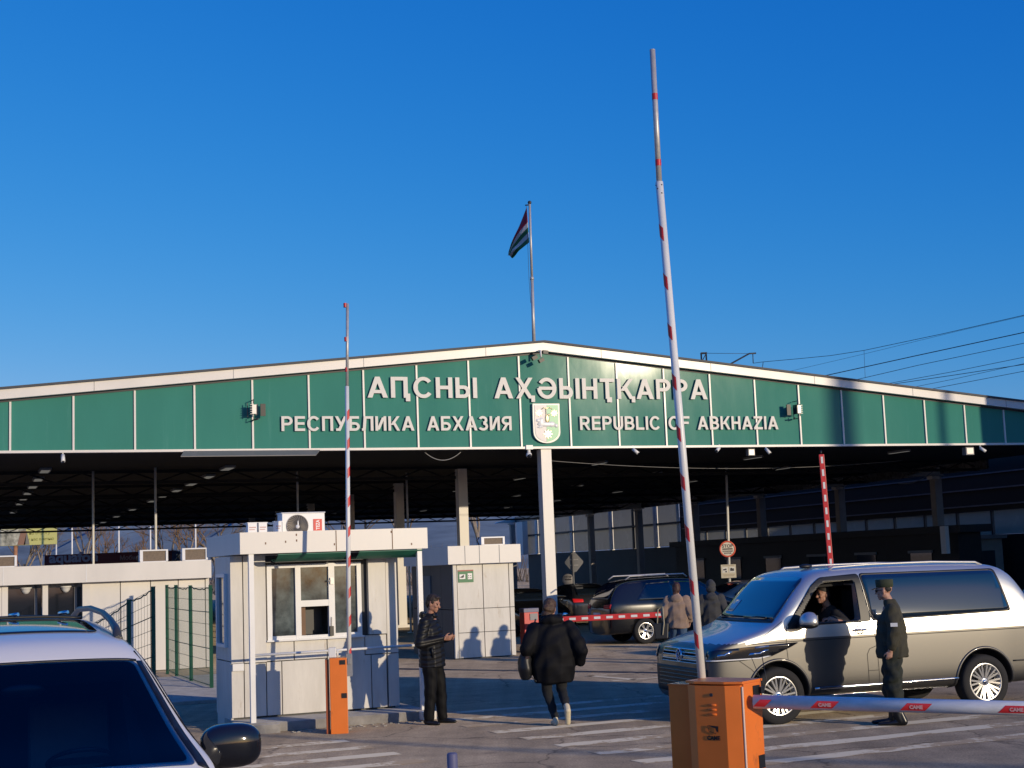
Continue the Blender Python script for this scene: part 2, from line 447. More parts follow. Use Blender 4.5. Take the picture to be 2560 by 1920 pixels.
# ---------------------------------------------------------------- the border canopy
YAW = 20.8
e1, e2 = yawdir(YAW)
FO = V((-12.424, 36.073, 0))
PW = 1.5
def fp(n, z, d=0.0): return FO + e1 * (PW * n) + e2 * d + UP * z
ZB, ZA, NA, SL = 5.40, 8.025, 9.481, 0.099
RIDGE = fp(NA, 0)
def lat(l, d, z=0.0): return RIDGE + e1 * l + e2 * d + UP * z
def ztop(n): return ZA - SL * abs(n - NA) * PW
N0, N1 = -4.5, 23.5
CD = 53.0
FN = -e2                                           # fascia faces the camera side
can = thing('border_canopy', 'huge gabled checkpoint canopy with a green panel front and white lettering', 'canopy', tuple(RIDGE))
rp = random.Random(3)
edges = [N0] + list(range(-4, 24)) + [N1]
for i0, i1 in zip(edges, edges[1:]):
    j = [rp.uniform(-.006, .006) for _ in range(3)]
    top = [fp(i1, ztop(i1), j[1])] + ([fp(NA, ZA, (j[1] + j[2]) / 2)] if i0 < NA < i1 else []) + [fp(i0, ztop(i0), j[2])]
    pts = [fp(i0, ZB, j[0] * .5), fp(i1, ZB, j[0])] + top
    b = B(); b.prism(pts, e2 * 0.10); b.build('front_panel', M['green_panel'], can)
for i in range(-4, 24):
    b = B()
    h = ztop(i) - ZB
    b.hexa([fp(i, ZB, -0.045) + e1 * s for s in (-.024, .024)] + [fp(i, ZB, -0.002) + e1 * s for s in (.024, -.024)],
           [fp(i, ztop(i) - .004, -0.045) + e1 * s for s in (-.024, .024)] + [fp(i, ztop(i) - .004, -0.002) + e1 * s for s in (.024, -.024)])
    b.build('mullion', M['trim'], can)
for sgn, (na, nb) in ((1, (N0, NA)), (-1, (NA, N1))):
    # dark reveal, pale verge board and dark roof edge of one slope
    def band(z0, z1, d0, d1, m_, nm, over=0.0):
        b = B()
        b.hexa([fp(na, ztop(na) + z0, d0), fp(nb, ztop(nb) + z0, d0), fp(nb, ztop(nb) + z0, d1), fp(na, ztop(na) + z0, d1)],
               [fp(na, ztop(na) + z1, d0), fp(nb, ztop(nb) + z1, d0), fp(nb, ztop(nb) + z1, d1), fp(na, ztop(na) + z1, d1)])
        return b.build(nm, m_, can)
    band(0.002, 0.06, -0.015, 0.30, M['dark_metal'], 'dark_reveal')
    vb = band(0.062, 0.30, -0.20, 0.30, M['trim'], 'verge_board')
    band(0.302, 0.36, -0.25, CD, M['roof_dark'], 'roof')
    for k in range(6):
        n_ = na + (nb - na) * (k + 0.5) / 6
        b = B(); b.box(fp(n_, ztop(n_) + 0.181, -0.202), (0.012, 0.006, 0.238), frame((0, 0, 0), e1, e2))
        b.build('joint_line', M['grey'], vb)
b = B()
b.hexa([fp(N0, ZB - .065, -.09), fp(N1, ZB - .065, -.09), fp(N1, ZB - .065, .10), fp(N0, ZB - .065, .10)], [fp(N0, ZB - .003, -.09), fp(N1, ZB - .003, -.09), fp(N1, ZB - .003, .10), fp(N0, ZB - .003, .10)])
b.build('sill_strip', M['trim'], can)
# flat dark ceiling, rows of beams and bracing under it
b = B()
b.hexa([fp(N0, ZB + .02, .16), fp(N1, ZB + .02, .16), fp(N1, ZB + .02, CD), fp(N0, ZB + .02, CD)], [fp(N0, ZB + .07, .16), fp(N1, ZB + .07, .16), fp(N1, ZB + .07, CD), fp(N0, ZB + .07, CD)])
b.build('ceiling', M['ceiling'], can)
for d in (7.6, 14.9, 22.2, 29.5, 36.8, 44.1, 51.4):
    b = B()
    b.box((lat(0.2, d, ZB - 0.35)), (41, 0.10, 0.10), frame((0, 0, 0), e1, e2))
    b.box((lat(0.2, d, ZB - 0.03)), (41, 0.12, 0.08), frame((0, 0, 0), e1, e2))
    for k in range(27):
        l0 = -20.3 + k * 1.52
        b.cyl(lat(l0, d, ZB - .33), lat(l0 + .76, d, ZB - .05), .025, n=5)
        b.cyl(lat(l0 + .76, d, ZB - .05), lat(l0 + 1.52, d, ZB - .33), .025, n=5)
    b.build('truss', M['truss_steel'], can)
def column(l, d, w=0.31, z1=ZB - 0.08, m_=None):
    b = B(); c = lat(l, d)
    b.box(c + UP * (z1 / 2), (w, w, z1), frame((0, 0, 0), e1, e2))
    b.box(c + UP * 0.05, (w + .16, w + .16, .1), frame((0, 0, 0), e1, e2))
    for z in (1.1, 2.6, 4.0): b.box(c + UP * z, (w + .006, w + .006, .012), frame((0, 0, 0), e1, e2))
    return b.build('column', m_ or M['cream'], can, bevel=0)
for k in range(7): column(0, 0.12 + 7.35 * k)
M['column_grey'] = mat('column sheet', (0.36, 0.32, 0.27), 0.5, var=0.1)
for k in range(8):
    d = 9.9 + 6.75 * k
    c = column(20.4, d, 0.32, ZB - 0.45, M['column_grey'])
    b = B()   # pale wedge-shaped bracket that carries the eave
    P = lambda l, z, o: lat(l, d + o, z)
    b.hexa([P(19.1, ZB - .42, -.2), P(20.65, ZB - .42, -.2), P(20.65, ZB - .42, .2), P(19.1, ZB - .42, .2)],
           [P(19.35, ZB - .34, -.2), P(20.65, ZB - .05, -.2), P(20.65, ZB - .05, .2), P(19.35, ZB - .34, .2)])
    b.box(lat(20.3, d, ZB - .50), (.34, .36, .12), frame((0, 0, 0), e1, e2))
    b.build('bracket', M['cream'], c)
for d in (9.9,):
    b = B()
    b.box(lat(20.55, d + 22, ZB - .2), (.10, 50, .36), frame((0, 0, 0), e1, e2))
    b.build('eave_beam', mat('foil wrapped beam', (0.12, 0.12, 0.13), 0.35, metal=0.6, var=0.9, vscale=7, bump=0.8, bscale=14), can)
# flap of grey sheet hanging from the sill
b = B()
q = [onto(*p, fp(0, 0, -.12), e2) for p in ((460, 1129), (800, 1125.5))]
q0, q1 = onto(452, 1152, fp(0, 0, -.50), e2), onto(790, 1149.5, fp(0, 0, -.50), e2)
q0.z = q1.z = 5.17
b.prism([q0, q1, V((q[1].x, q[1].y, ZB - .07)), V((q[0].x, q[0].y, ZB - .07))], UP * 0.02)
b.build('sheet_flap', M['grey_panel'], can)
# raised lettering
T_, TV, TW = .20, .172, .222
def _k(w, tail=False): return w, [('R', 0, 0, T_, 1), ('D', T_ * .8, .40, w - TW, 1), ('D', w - TW, 0, T_ + .07, .62)] + ([('R', w - .12, -.17, w + .07, .13)] if tail else [])
def _b(w, top): return w, [('R', 0, 0, T_, 1), ('R', T_, 1 - TV, .42 if top else w - .05, 1), ('R', T_, .42, .42, .42 + TV), ('R', T_, 0, .42, TV), ('A', .42, .295, w - .42, .295, -90, 90)] + ([('A', .42, .71, w - .47, .29, -90, 90)] if top else [])
GLYPH = {
    'А': (.95, [('D', 0, 0, .475 - TW / 2, 1), ('D', .95 - TW, 0, .475 - TW / 2, 1), ('R', .25, .21, .70, .21 + TV * .9)]),
    'П': (.80, [('R', 0, 0, T_, 1), ('R', .6, 0, .8, 1), ('R', T_, 1 - TV, .6, 1)]),
    'Ԥ': (.92, [('R', 0, 0, T_, 1), ('R', .6, 0, .8, 1), ('R', T_, 1 - TV, .6, 1), ('R', .70, -.17, .91, .20)]),
    'С': (.93, [('A', .48, .5, .48, .515, 38, 322)]), 'О': (1.0, [('A', .5, .5, .5, .515, 0, 360)]),
    'Н': (.80, [('R', 0, 0, T_, 1), ('R', .6, 0, .8, 1), ('R', T_, .42, .6, .42 + TV)]),
    'Ы': (1.06, [('R', 0, 0, T_, 1), ('R', T_, .44, .40, .44 + TV), ('R', T_, 0, .40, TV), ('A', .40, .306, .31, .306, -90, 90), ('R', .86, 0, 1.06, 1)]),
    'Х': (.88, [('D', 0, 0, .88 - TW, 1), ('D', .88 - TW, 0, 0, 1)]), 'Ҳ': (.96, [('D', 0, 0, .88 - TW, 1), ('D', .88 - TW, 0, 0, 1), ('R', .78, -.17, .97, .14)]),
    'Ә': (1.0, [('A', .5, .5, .5, .515, 180, 505), ('R', .08, .42, .92, .42 + TV * .9)]),
    'Ҭ': (.78, [('R', 0, 1 - TV, .78, 1), ('R', .29, 0, .49, 1 - TV), ('R', .36, -.17, .62, .08)]),
    'Қ': _k(.88, True), 'К': _k(.86),
    'Р': (.80, [('R', 0, 0, T_, 1), ('R', T_, 1 - TV, .43, 1), ('R', T_, .38, .43, .38 + TV), ('A', .43, .69, .37, .31, -90, 90)]),
    'Е': (.74, [('R', 0, 0, T_, 1), ('R', T_, 1 - TV, .74, 1), ('R', T_, .42, .70, .42 + TV), ('R', T_, 0, .74, TV)]),
    'У': (.88, [('D', .16, 0, .88 - TW, 1), ('D', .36, .34, 0, 1), ('R', .06, 0, .30, TV)]),
    'Б': _b(.78, False), 'B': _b(.82, True),
    'Л': (.86, [('R', .66, 0, .86, 1), ('R', .2, 1 - TV, .66, 1), ('D', .06, .04, .15, 1), ('R', 0, 0, .2, TV)]),
    'И': (.82, [('R', 0, 0, T_, 1), ('R', .62, 0, .82, 1), ('D', .10, .08, .50, .92)]),
    'З': (.72, [('A', .32, .735, .36, .28, -85, 155), ('A', .32, .285, .40, .30, -155, 85)]),
    'Я': (.82, [('R', .62, 0, .82, 1), ('R', .38, 1 - TV, .62, 1), ('R', .38, .38, .62, .38 + TV), ('A', .38, .69, .37, .31, 90, 270), ('D', 0, 0, .32, .42)]),
    'R': (.86, [('R', 0, 0, T_, 1), ('R', T_, 1 - TV, .44, 1), ('R', T_, .38, .44, .38 + TV), ('A', .44, .69, .37, .31, -90, 90), ('D', .86 - TW, 0, .34, .42)]),
    'U': (.82, [('R', 0, .36, T_, 1), ('R', .62, .36, .82, 1), ('A', .41, .37, .41, .385, 180, 360)]),
    'L': (.70, [('R', 0, 0, T_, 1), ('R', T_, 0, .70, TV)]), 'I': (.20, [('R', 0, 0, T_, 1)]),
    'F': (.72, [('R', 0, 0, T_, 1), ('R', T_, 1 - TV, .72, 1), ('R', T_, .42, .64, .42 + TV)]),
    'Z': (.80, [('R', 0, 1 - TV, .80, 1), ('R', 0, 0, .80, TV), ('D', .02, TV, .78 - TW, 1 - TV)]),
}
for a_, c_ in (('E', 'Е'), ('P', 'Р'), ('C', 'С'), ('O', 'О'), ('A', 'А'), ('K', 'К'), ('H', 'Н')): GLYPH[a_] = GLYPH[c_]
def sign_line(body, x0, x1, ybase, ytop):
    """block letters between the photo's x0..x1, from baseline to cap height, each stroke a raised bar"""
    pl_ = fp(0, 0, -0.02)
    a, c, top = onto(x0, ybase[0], pl_, e2), onto(x1, ybase[1], pl_, e2), onto(x0, ytop, pl_, e2)
    zb_ = (a.z + c.z) / 2
    cap, wdt = top.z - zb_, (c - a).dot(e1)
    adv = [(GLYPH[ch][0] if ch != ' ' else .42) for ch in body]
    nat = sum(adv) + .15 * (len(body) - 1)
    kx = wdt / nat
    o_ = V((a.x, a.y, zb_)) + e2 * -0.02
    b = B(); x = 0.0; lay = 0
    for ch, w_ in zip(body, adv):
        for st in (GLYPH[ch][1] if ch != ' ' else ()):
            q = lambda u, v: o_ + e1 * ((x + u) * kx) + UP * (v * cap)
            dz = -e2 * (.032 + .0010 * (lay % 6)); lay += 1
            if st[0] == 'R': b.prism([q(st[1], st[2]), q(st[3], st[2]), q(st[3], st[4]), q(st[1], st[4])], dz)
            elif st[0] == 'D': b.prism([q(st[1], st[2]), q(st[1] + TW, st[2]), q(st[3] + TW, st[4]), q(st[3], st[4])], dz)
            else:
                _, cx, cy, rx, ry, a0, a1 = st; n = max(6, int(abs(a1 - a0) / 14))
                pts = []
                for i in range(n + 1):
                    t = math.radians(a0 + (a1 - a0) * i / n)
                    pts.append((q(cx + rx * math.cos(t), cy + ry * math.sin(t)), q(cx + (rx - T_) * math.cos(t), cy + (ry - TV) * math.sin(t))))
                for (p, r_), (p2, r2) in zip(pts, pts[1:]): b.prism([p, r_, r2, p2], dz)
        x += w_ + .15
    return b.build('lettering', M['letter'], can)
sign_line('АԤСНЫ', 918, 1192, (994, 996), 942)
sign_line('АҲӘЫНҬҚАРРА', 1235, 1767, (996, 999), 944)
sign_line('РЕСПУБЛИКА', 703, 1035, (1078, 1077), 1041)
sign_line('АБХАЗИЯ', 1067, 1278, (1077, 1076), 1041)
sign_line('REPUBLIC OF ABKHAZIA', 1449, 1944, (1075, 1074), 1041)
# shield
def P_(x, y): return onto(1310 + x * .07232, 1000 + y * .07232, fp(0, 0, -0.03), e2)
outl = [(265, 135), (1190, 135), (1200, 600), (1225, 1130)]
for t in range(0, 181, 15): outl.append((765 + 462 * math.cos(math.radians(t)), 1130 + 370 * math.sin(math.radians(t))))
outl += [(300, 1130), (275, 600)]
outl = [outl[i] for i in range(len(outl)) if i != 4]
b = B(); b.prism([P_(*p) for p in outl], -e2 * 0.07)
sh = b.build('coat_of_arms', M['trim'], can, bevel=0)
inn = lambda f: [P_(765 - 20 + (x - 745) * f, 760 + (y - 760) * (f + .015)) - e2 * 0.072 for x, y in outl]
cxs = 745
pts = [(745 + (x - 745) * .88, 790 + (y - 790) * .92) for x, y in outl]
lft = [(x, y) for x, y in pts if x <= 745] ; rgt = [(x, y) for x, y in pts if x > 745]
L_ = [(745, pts[0][1])] + [(745, 1462)] + [p for p in pts if p[0] < 720][1:] + [pts[0]]
R_ = [(750, pts[1][1])] + [p for p in pts if p[0] > 770] + [(750, 1462)]
for poly, mm in ((L_, mat('shield white', (0.70, 0.66, 0.64), .4)), (R_, mat('shield green', (0.10, 0.46, 0.22), .35))):
    b = B(); b.prism([P_(*p) - e2 * 0.071 for p in poly], -e2 * 0.012); b.build('shield_field', mm, sh)
M['gold'] = mat('pale gilding', (0.80, 0.68, 0.40), 0.25, metal=0.4)
for sx, sy, r_ in ((465, 460, 120), (990, 470, 120), (785, 1190, 165)):
    b = B()
    pts = [P_(sx + (r_ if k % 2 == 0 else r_ * .38) * math.sin(k * math.pi / 8), sy - (r_ if k % 2 == 0 else r_ * .38) * math.cos(k * math.pi / 8)) - e2 * .088 for k in range(16)]
    b.prism(pts, -e2 * 0.02); b.build('star', M['gold'], sh)
b = B()   # white horse in low relief, its rider and the raised bow
for (x, y, rx, ry) in ((740, 850, 300, 75), (570, 790, 100, 150), (460, 720, 80, 50), (920, 850, 120, 85), (520, 950, 90, 30), (1080, 900, 60, 60)):
    b.ball(P_(x, y) - e2 * .085, (rx * .0009 * 1.05, .02, ry * .0009 * 1.05), 12, 8, R=frame((0, 0, 0), e1, e2).to_3x3())
b.build('horse', mat('white enamel', (0.86, 0.86, 0.84), .3), sh)
b = B()
b.ball(P_(760, 660) - e2 * .085, (.07, .02, .14), 12, 8, R=frame((0, 0, 0), e1, e2).to_3x3())
b.ball(P_(815, 520) - e2 * .085, (.035, .02, .035), 10, 6, R=frame((0, 0, 0), e1, e2).to_3x3())
b.tube([P_(x, y) - e2 * .09 for x, y in ((570, 330), (640, 275), (720, 310), (790, 270), (880, 290), (930, 330))], .014, n=6)
b.tube([P_(x, y) - e2 * .09 for x, y in ((710, 320), (720, 540), (740, 640))], .012, n=6)
b.build('rider', M['gold'], sh)
# ---------------------------------------------------------------- lamps under the canopy
M['lamp_face'] = mat('lamp diffuser', (0.6, 0.6, 0.58), 0.4, emit=(1.0, 0.97, 0.86), estr=0.10)
rows_l = [(-13.06, 6.5, 3.7, 8, 'outer left'), (-7.8, 6.4, 3.7, 13, 'inner left'), (4.4, 6.2, 7.4, 6, 'just right of the middle'), (9.2, 4.5, 7.4, 6, 'right half'), (13.6, 2.6, 7.4, 6, 'far right')]
proto = None
for l, d0, step, cnt, nm in rows_l:
    for k in range(cnt):
        d = d0 + step * k
        lab = 'pale rectangular ceiling lamp in the %s row under the dark canopy' % nm
        if proto is None:
            proto = thing('ceiling_lamp', lab, 'lamp', group='ceiling lamps in rows under the canopy')
            b = B(); b.box((0, 0, 0.02), (0.32, 1.15, 0.07), frame((0, 0, 0), (1, 0, 0), (0, 1, 0))); b.build('housing', M['grey'], proto, local=True)
            b = B(); b.box((0, 0, -0.022), (0.24, 1.05, 0.012)); b.build('diffuser', M['lamp_face'], proto, local=True)
            o = proto
        else: o = copy_tree(proto, label=lab)
        o.location = lat(l, d, ZB - 0.045)
        o.rotation_euler = (0, 0, math.radians(YAW))
        if l > 0:
            for c in o.children: c.scale = (0.35, 1, 1)
# ---------------------------------------------------------------- fittings on the canopy front
I3 = frame((0, 0, 0), e1, e2)
def floodlight(px, py, flip, label):
    c = onto(px, py, fp(0, 0, -.30), e2)
    t = thing('floodlight', label, 'floodlight', tuple(c), group='floodlights on the green panel front')
    b = B(); b.box(c, (.11, .2, .24), I3)
    for k in range(5): b.box(c + e1 * (-.08 * flip) + UP * (.12 - .06 * k), (.05, .22, .012), I3)
    b.build('lamp_body', M['steel'], t)
    b = B(); b.box(c + e1 * (.085 * flip), (.02, .22, .28), I3); b.build('lens', M['dark_glass'], t)
    b = B()
    b.tube([c + UP * .26 + e2 * .27, c + UP * .26 - e2 * .02, c + UP * .16], .012, 6)
    b.tube([c - UP * .26 + e2 * .27, c - UP * .26 - e2 * .02, c - UP * .16], .012, 6)
    b.tube([c - UP * .24 + e1 * .12 * flip, c - UP * .26 + e2 * .25], .02, 6)
    b.box(c + e2 * .1 - e1 * .14 * flip, (.02, .02, .36), I3)
    b.build('wall_bracket', M['dark_metal'], t)
    b = B(); b.box(c + e1 * (.26 * flip) + e2 * .08, (.13, .04, .32), I3); b.build('visor', M['black'], t)
    return t
floodlight(634, 1024, 1, 'floodlight with black visor on the panel joint left of the lettering')
floodlight(1994, 1024, -1, 'floodlight with black visor on the panel joint right of the lettering')
def camera_unit(px, py, label, tilt=0.0, big=False, d=-.05):
    c = onto(px, py, fp(0, 0, d), e2)
    t = thing('security_camera', label, 'camera', tuple(c), group='security cameras under the canopy edge')
    b = B()
    if big:
        b.box(c + UP * .16, (.20, .16, .12), I3); b.cyl(c + UP * .1, c, .05); b.ball(c - UP * .05, .085)
    else:
        a = e1 * math.sin(tilt) - UP * math.cos(tilt) * .6 - e2 * .5
        b.cyl(c + UP * .12, c + UP * .02, .022, n=8); b.cyl(c + UP * .02, c + a.normalized() * .2, .05, n=10)
    b.build('housing', M['white'], t)
    b = B()
    if big: b.ball(c - UP * .075 - e2 * .03, .07, 10, 7)
    else: b.cyl(c + a.normalized() * .2, c + a.normalized() * .215, .035, n=10)
    b.build('lens', M['black_gloss'], t)
camera_unit(157, 1140, 'small white camera hanging under the far left canopy sill', 0.0)
camera_unit(1322, 1133, 'white dome camera under the sill left of the middle column', big=True)
camera_unit(1582, 1124, 'white camera under the sill between column and tall raised pole', .5)
camera_unit(1798, 1121, 'tilted white camera under the sill below the English lettering', -.8)
camera_unit(1914, 1123, 'white camera under the sill beneath the last English letters', .3)
camera_unit(2450, 1121, 'white camera under the shaded right end of the sill', .6)
c = onto(1352, 886, fp(0, 0, -.40), e2)
t = thing('camera_cluster', 'cluster of dark floodlights and camera under the roof peak', 'camera', tuple(c))
b = B(); b.tube([c + UP * .12 + e2 * .15, c + UP * .1, c - UP * .08], .03, 6); b.build('bracket', M['white'], t)
for dx, dz, s_ in ((.13, .06, .15), (-.2, -.10, .16), (.0, -.17, .15)):
    b = B(); b.box(c + e1 * dx + UP * dz, (s_, .12, .10), frame((0, 0, 0), (e1 + UP * (.5 if dx < .1 else -.1)), e2)); b.build('lamp', M['black'], t)
c = onto(1876, 1131, fp(0, 0, .1), e2)
t = thing('work_lamp', 'grey square lamp hung under the sill beside the tilted camera', 'lamp', tuple(c))
b = B(); b.box(c, (.22, .14, .2), I3); b.build('lamp_body', M['grey'], t)
b = B(); b.box(c - e2 * .075, (.17, .01, .15), I3); b.build('lens', M['steel'], t)
c = onto(2420, 1128, fp(0, 0, .1), e2)
t = thing('work_lamp', 'grey square lamp hung under the shaded right sill', 'lamp', tuple(c))
b = B(); b.box(c, (.30, .2, .24), I3); b.build('lamp_body', M['grey'], t)
b = B(); b.box(c - e2 * .105, (.24, .01, .18), I3); b.build('lens', M['steel'], t)
def cable(name, label, pts, r, m_, sag=0.0, group=None, n=24):
    P = [V(p) for p in pts]
    if len(P) == 2:
        P = [P[0].lerp(P[1], k / n) - UP * sag * 4 * (k / n) * (1 - k / n) for k in range(n + 1)]
    b = B(); b.tube(P, r, 6)
    return tag(b.build(name, m_), label, 'cable', group)
cable('loose_cable', 'thin pale cable looping below the sill left of the column', [onto(1062, 1131, fp(0, 0, .2), e2), onto(1152, 1130, fp(0, 0, .2), e2)], .012, M['grey'], sag=.22)
cable('loose_cable', 'thin cable slung across under the canopy right of the column', [lat(.2, .5, 5.05), lat(14, 3, 5.1)], .008, M['grey'], sag=.25)
cable('loose_cable', 'cable curving down beside the far right columns', [at(2246, 1208, 55), at(2352, 1158, 55)], .018, M['grey'], sag=.25)

# ---------------------------------------------------------------- flag and pole on the ridge
pb, pt = at(1335, 866, 44.0), at(1324, 508, 44.0)
t = thing('flag_pole', 'slim grey flag pole rising from the canopy ridge', 'flag pole', tuple(pb))
b = B(); pm = pb.lerp(pt, .47)
b.cyl(pb - UP * .3, pm, .055, .05); b.cyl(pm, pt, .04, .036); b.cyl(pm - UP * .04, pm + UP * .05, .06, .06)
b.build('pole', M['steel'], t)
b = B(); b.ball(pt + UP * .02, .06); b.cyl(pt - UP * .05, pt - UP * .06 - V((.14, 0, 0)), .02); b.build('pole_cap', M['dark_metal'], t)
b = B(); b.tube([pt - V((.10, .02, .1)), pm - V((.09, .02, 0)), pb.lerp(pt, .3) - V((.06, .02, 0))], .006, 5); b.build('halyard', M['dark_metal'], t)
cs = [at(1317, 518, 44), at(1323, 606, 44), at(1272, 630, 45.0), at(1281, 643, 45.0)]
fm = [mat('flag green', (0.02, 0.16, 0.06), .8), mat('flag white', (0.62, 0.62, 0.62), .8), mat('flag red', (0.42, 0.012, 0.03), .8)]
b = B(); nu, nv = 28, 26; vs = []
for i in range(nu + 1):
    u_ = i / nu; row = []
    for j in range(nv + 1):
        v_ = j / nv
        p = (cs[0].lerp(cs[1], u_)).lerp(cs[2].lerp(cs[3], u_), v_)
        p = p + V((0, 1, 0)) * (.17 * math.sin(u_ * 9 + v_ * 5) * (v_ ** .7) + .06 * math.sin(v_ * 13 + u_ * 3) * v_)
        p = p + V((-1, 0, -.3)) * .16 * math.sin(math.pi * u_) * math.sin(math.pi * v_ * .85)
        row.append(b.bm.verts.new(p))
    vs.append(row)
for i in range(nu):
    for j in range(nv):
        f = b.bm.faces.new((vs[i][j], vs[i + 1][j], vs[i + 1][j + 1], vs[i][j + 1])); f.smooth = True
        f.material_index = 2 if (i < nu * 3 / 7 and j < nv * .55) else (0 if int(i / nu * 7) % 2 == 0 else 1)
fl = b.build('flag', fm)
fl.modifiers.new('thick', 'SOLIDIFY').thickness = .004
tag(fl, 'red green and white striped flag hanging limp from the ridge pole', 'flag')

# ---------------------------------------------------------------- railway mast and wires behind the roof
mb = at(1759, 883, 130)
t = thing('lattice_mast', 'dark lattice railway mast showing above the right roof slope', 'mast', (mb.x, mb.y, 0))
b = B()
for sx in (-.22, .22):
    for sy in (-.22, .22): b.cyl((mb.x + sx * 1.5, mb.y + sy * 1.5, 0), (mb.x + sx, mb.y + sy, mb.z), .045, n=6)
for k in range(24):
    z0, z1 = mb.z * k / 24, mb.z * (k + 1) / 24
    for sy in (-.25, .25): b.cyl((mb.x - .25, mb.y + sy, z0), (mb.x + .25, mb.y + sy, z1), .03, n=5)
b.box((mb.x, mb.y, mb.z), (.55, .55, .10)); b.build('lattice', M['dark_metal'], t)
b = B()
tip, knee, foot = at(1890, 883, 130), at(1873, 884, 130), at(1815, 916, 130)
b.cyl(mb, knee, .02, n=6)
b.tube([V((mb.x, mb.y, foot.z - 1.6)), foot, knee, tip], .07, 8)
b.tube([at(1882, 884, 130), at(1883, 908, 130)], .04, 6)
b.build('cantilever', M['dark_metal'], t)
wires = [([(1883, 908), (1905, 905), (1994, 897), (2076, 889), (2160, 876), (2354, 835), (2560, 788), (2700, 756)], .022, 'uppermost'),
         ([(1850, 922), (1958, 932), (2160, 885), (2394, 828), (2560, 790), (2700, 757)], .012, 'thin second'),
         ([(1960, 962), (2036, 945), (2296, 888), (2560, 831), (2700, 801)], .035, 'thickest third'),
         ([(2040, 973), (2120, 954), (2296, 913), (2560, 858), (2700, 830)], .022, 'fourth'),
         ([(2120, 979), (2193, 964), (2383, 929), (2560, 893), (2700, 866)], .02, 'fifth'),
         ([(2120, 981), (2200, 965), (2383, 938), (2560, 911), (2700, 889)], .024, 'sixth'),
         ([(2180, 990), (2258, 973), (2383, 948), (2560, 909), (2700, 878)], .016, 'seventh'),
         ([(2220, 994), (2299, 978), (2560, 928), (2700, 902)], .02, 'lowest')]
M['wire'] = mat('cable', (0.03, 0.035, 0.05), .5)
for pts, r_, nm in wires:
    P = [at(x, y, 130 - 22 * (x - 1883) / 800) for x, y in pts]
    dv = (P[0] - P[1]).normalized()
    b = B(); b.tube(P, r_, 6)
    tag(b.build('overhead_wire', M['wire']), '%s wire of those crossing the sky above the right roof slope' % nm, 'wire', 'railway wires over the right roof')
b = B(); b.tube([at(2160, 876, 123), at(2163, 944, 122)], .015, 5); b.tube([at(1908, 904, 129.4), at(1905, 929, 129.4)], .03, 5)
tag(b.build('dropper_wire', M['wire']), 'short vertical droppers linking the upper railway wires', 'wire')

# ---------------------------------------------------------------- flat-roofed cabin on the left
R0 = V((-7.39, 35.26, 0))
def cb(u, z, d=0.0): return R0 + e1 * u + e2 * d + UP * z
def slab(bld, pf, u0, u1, z0, z1, d0, d1, mi=0):
    bld.hexa([pf(u0, z0, d0), pf(u1, z0, d0), pf(u1, z0, d1), pf(u0, z0, d1)], [pf(u0, z1, d0), pf(u1, z1, d0), pf(u1, z1, d1), pf(u0, z1, d1)], mi)
    return bld
t = thing('checkpoint_cabin', 'long cream flat-roofed cabin behind the white SUV with glazed doors', 'cabin', tuple(R0))
b = B()
for u0, u1 in ((-2.72, -2.06), (-2.04, -1.37), (-1.35, -.73), (-.71, -.10), (-.08, 0.0)): slab(b, cb, u0, u1, .02, 2.14, 0, .12)
slab(b, cb, -9, -4.66, .02, 2.14, 0, .12)
slab(b, cb, -.03, 0, .02, 2.14, .12, 3.0)
b.build('wall', M['cream'], t)
b = B(); slab(b, cb, -2.74, 0.0, .0, 2.13, .10, .14); b.build('joint_backing', M['dark_metal'], t)
b = B()
for u0, u1 in ((-4.66, -4.53), (-3.78, -3.66), (-2.90, -2.72)): slab(b, cb, u0, u1, 0, 2.14, -.02, .14)
b.build('door_post', M['cream'], t)
for u0, u1 in ((-4.53, -3.78), (-3.66, -2.90)):
    b = B(); slab(b, cb, u0, u1, .02, 2.12, .34, .38); f_ = b.build('glazed_door', M['dark_glass'], t)
    b = B(); slab(b, cb, u1 - .16, u1 - .10, .02, 2.12, .30, .34); slab(b, cb, u0, u1, 2.02, 2.12, .30, .34); b.build('frame', M['grey'], f_)
    c = cb((u0 + u1) / 2 + .02, 2.03, .15)
    b = B(); b.lathe([(0.0, -.13), (.05, -.12), (.09, -.07), (.11, -.01), (.13, .0), (.13, .02), (0, .02)], c, n=16); b.build('door_lamp', M['white'], t)
b = B()
slab(b, cb, -9, 0.02, 2.115, 2.53, -.25, 3.2); b.build('roof_fascia', M['cream'], t)
for u in (-7.6, -4.64, -2.83):
    b = B(); slab(b, cb, u - .01, u + .01, 2.12, 2.525, -.256, -.252); b.build('joint_line', M['white'], t)
def ac_back(u0, u1, z0, z1, pf, dd, label):
    a = thing('condenser_unit', label, 'air conditioner', tuple(pf((u0 + u1) / 2, z0, dd)), group='air conditioner units on the cabin roofs')
    b = B()
    slab(b, pf, u0, u1, z1 - .03, z1, dd, dd + .3); slab(b, pf, u0, u0 + .07, z0, z1 - .03, dd, dd + .3); slab(b, pf, u1 - .05, u1, z0, z1 - .03, dd, dd + .3)
    slab(b, pf, u0, u1, z0, z0 + .02, dd, dd + .3)
    b.build('casing', M['white'], a)
    b = B(); slab(b, pf, u0 + .07, u1 - .05, z0 + .02, z1 - .03, dd + .03, dd + .28); b.build('condenser_fins', M['brown_grille'], a)
    b = B(); b.tube([pf(u0 - .02, z0 + .2, dd + .1), pf(u0 - .07, z0 + .12, dd + .1), pf(u0 - .03, z0 + .01, dd + .1)], .015, 6); b.build('hose', M['black'], a)
ac_back(-4.95, -4.34, 2.53, 2.79, cb, 0.0, 'cream framed condenser unit on the cabin roof at the picture edge')
ac_back(-1.60, -.95, 2.53, 2.82, cb, 0.0, 'cream framed condenser unit behind the thin white pole')
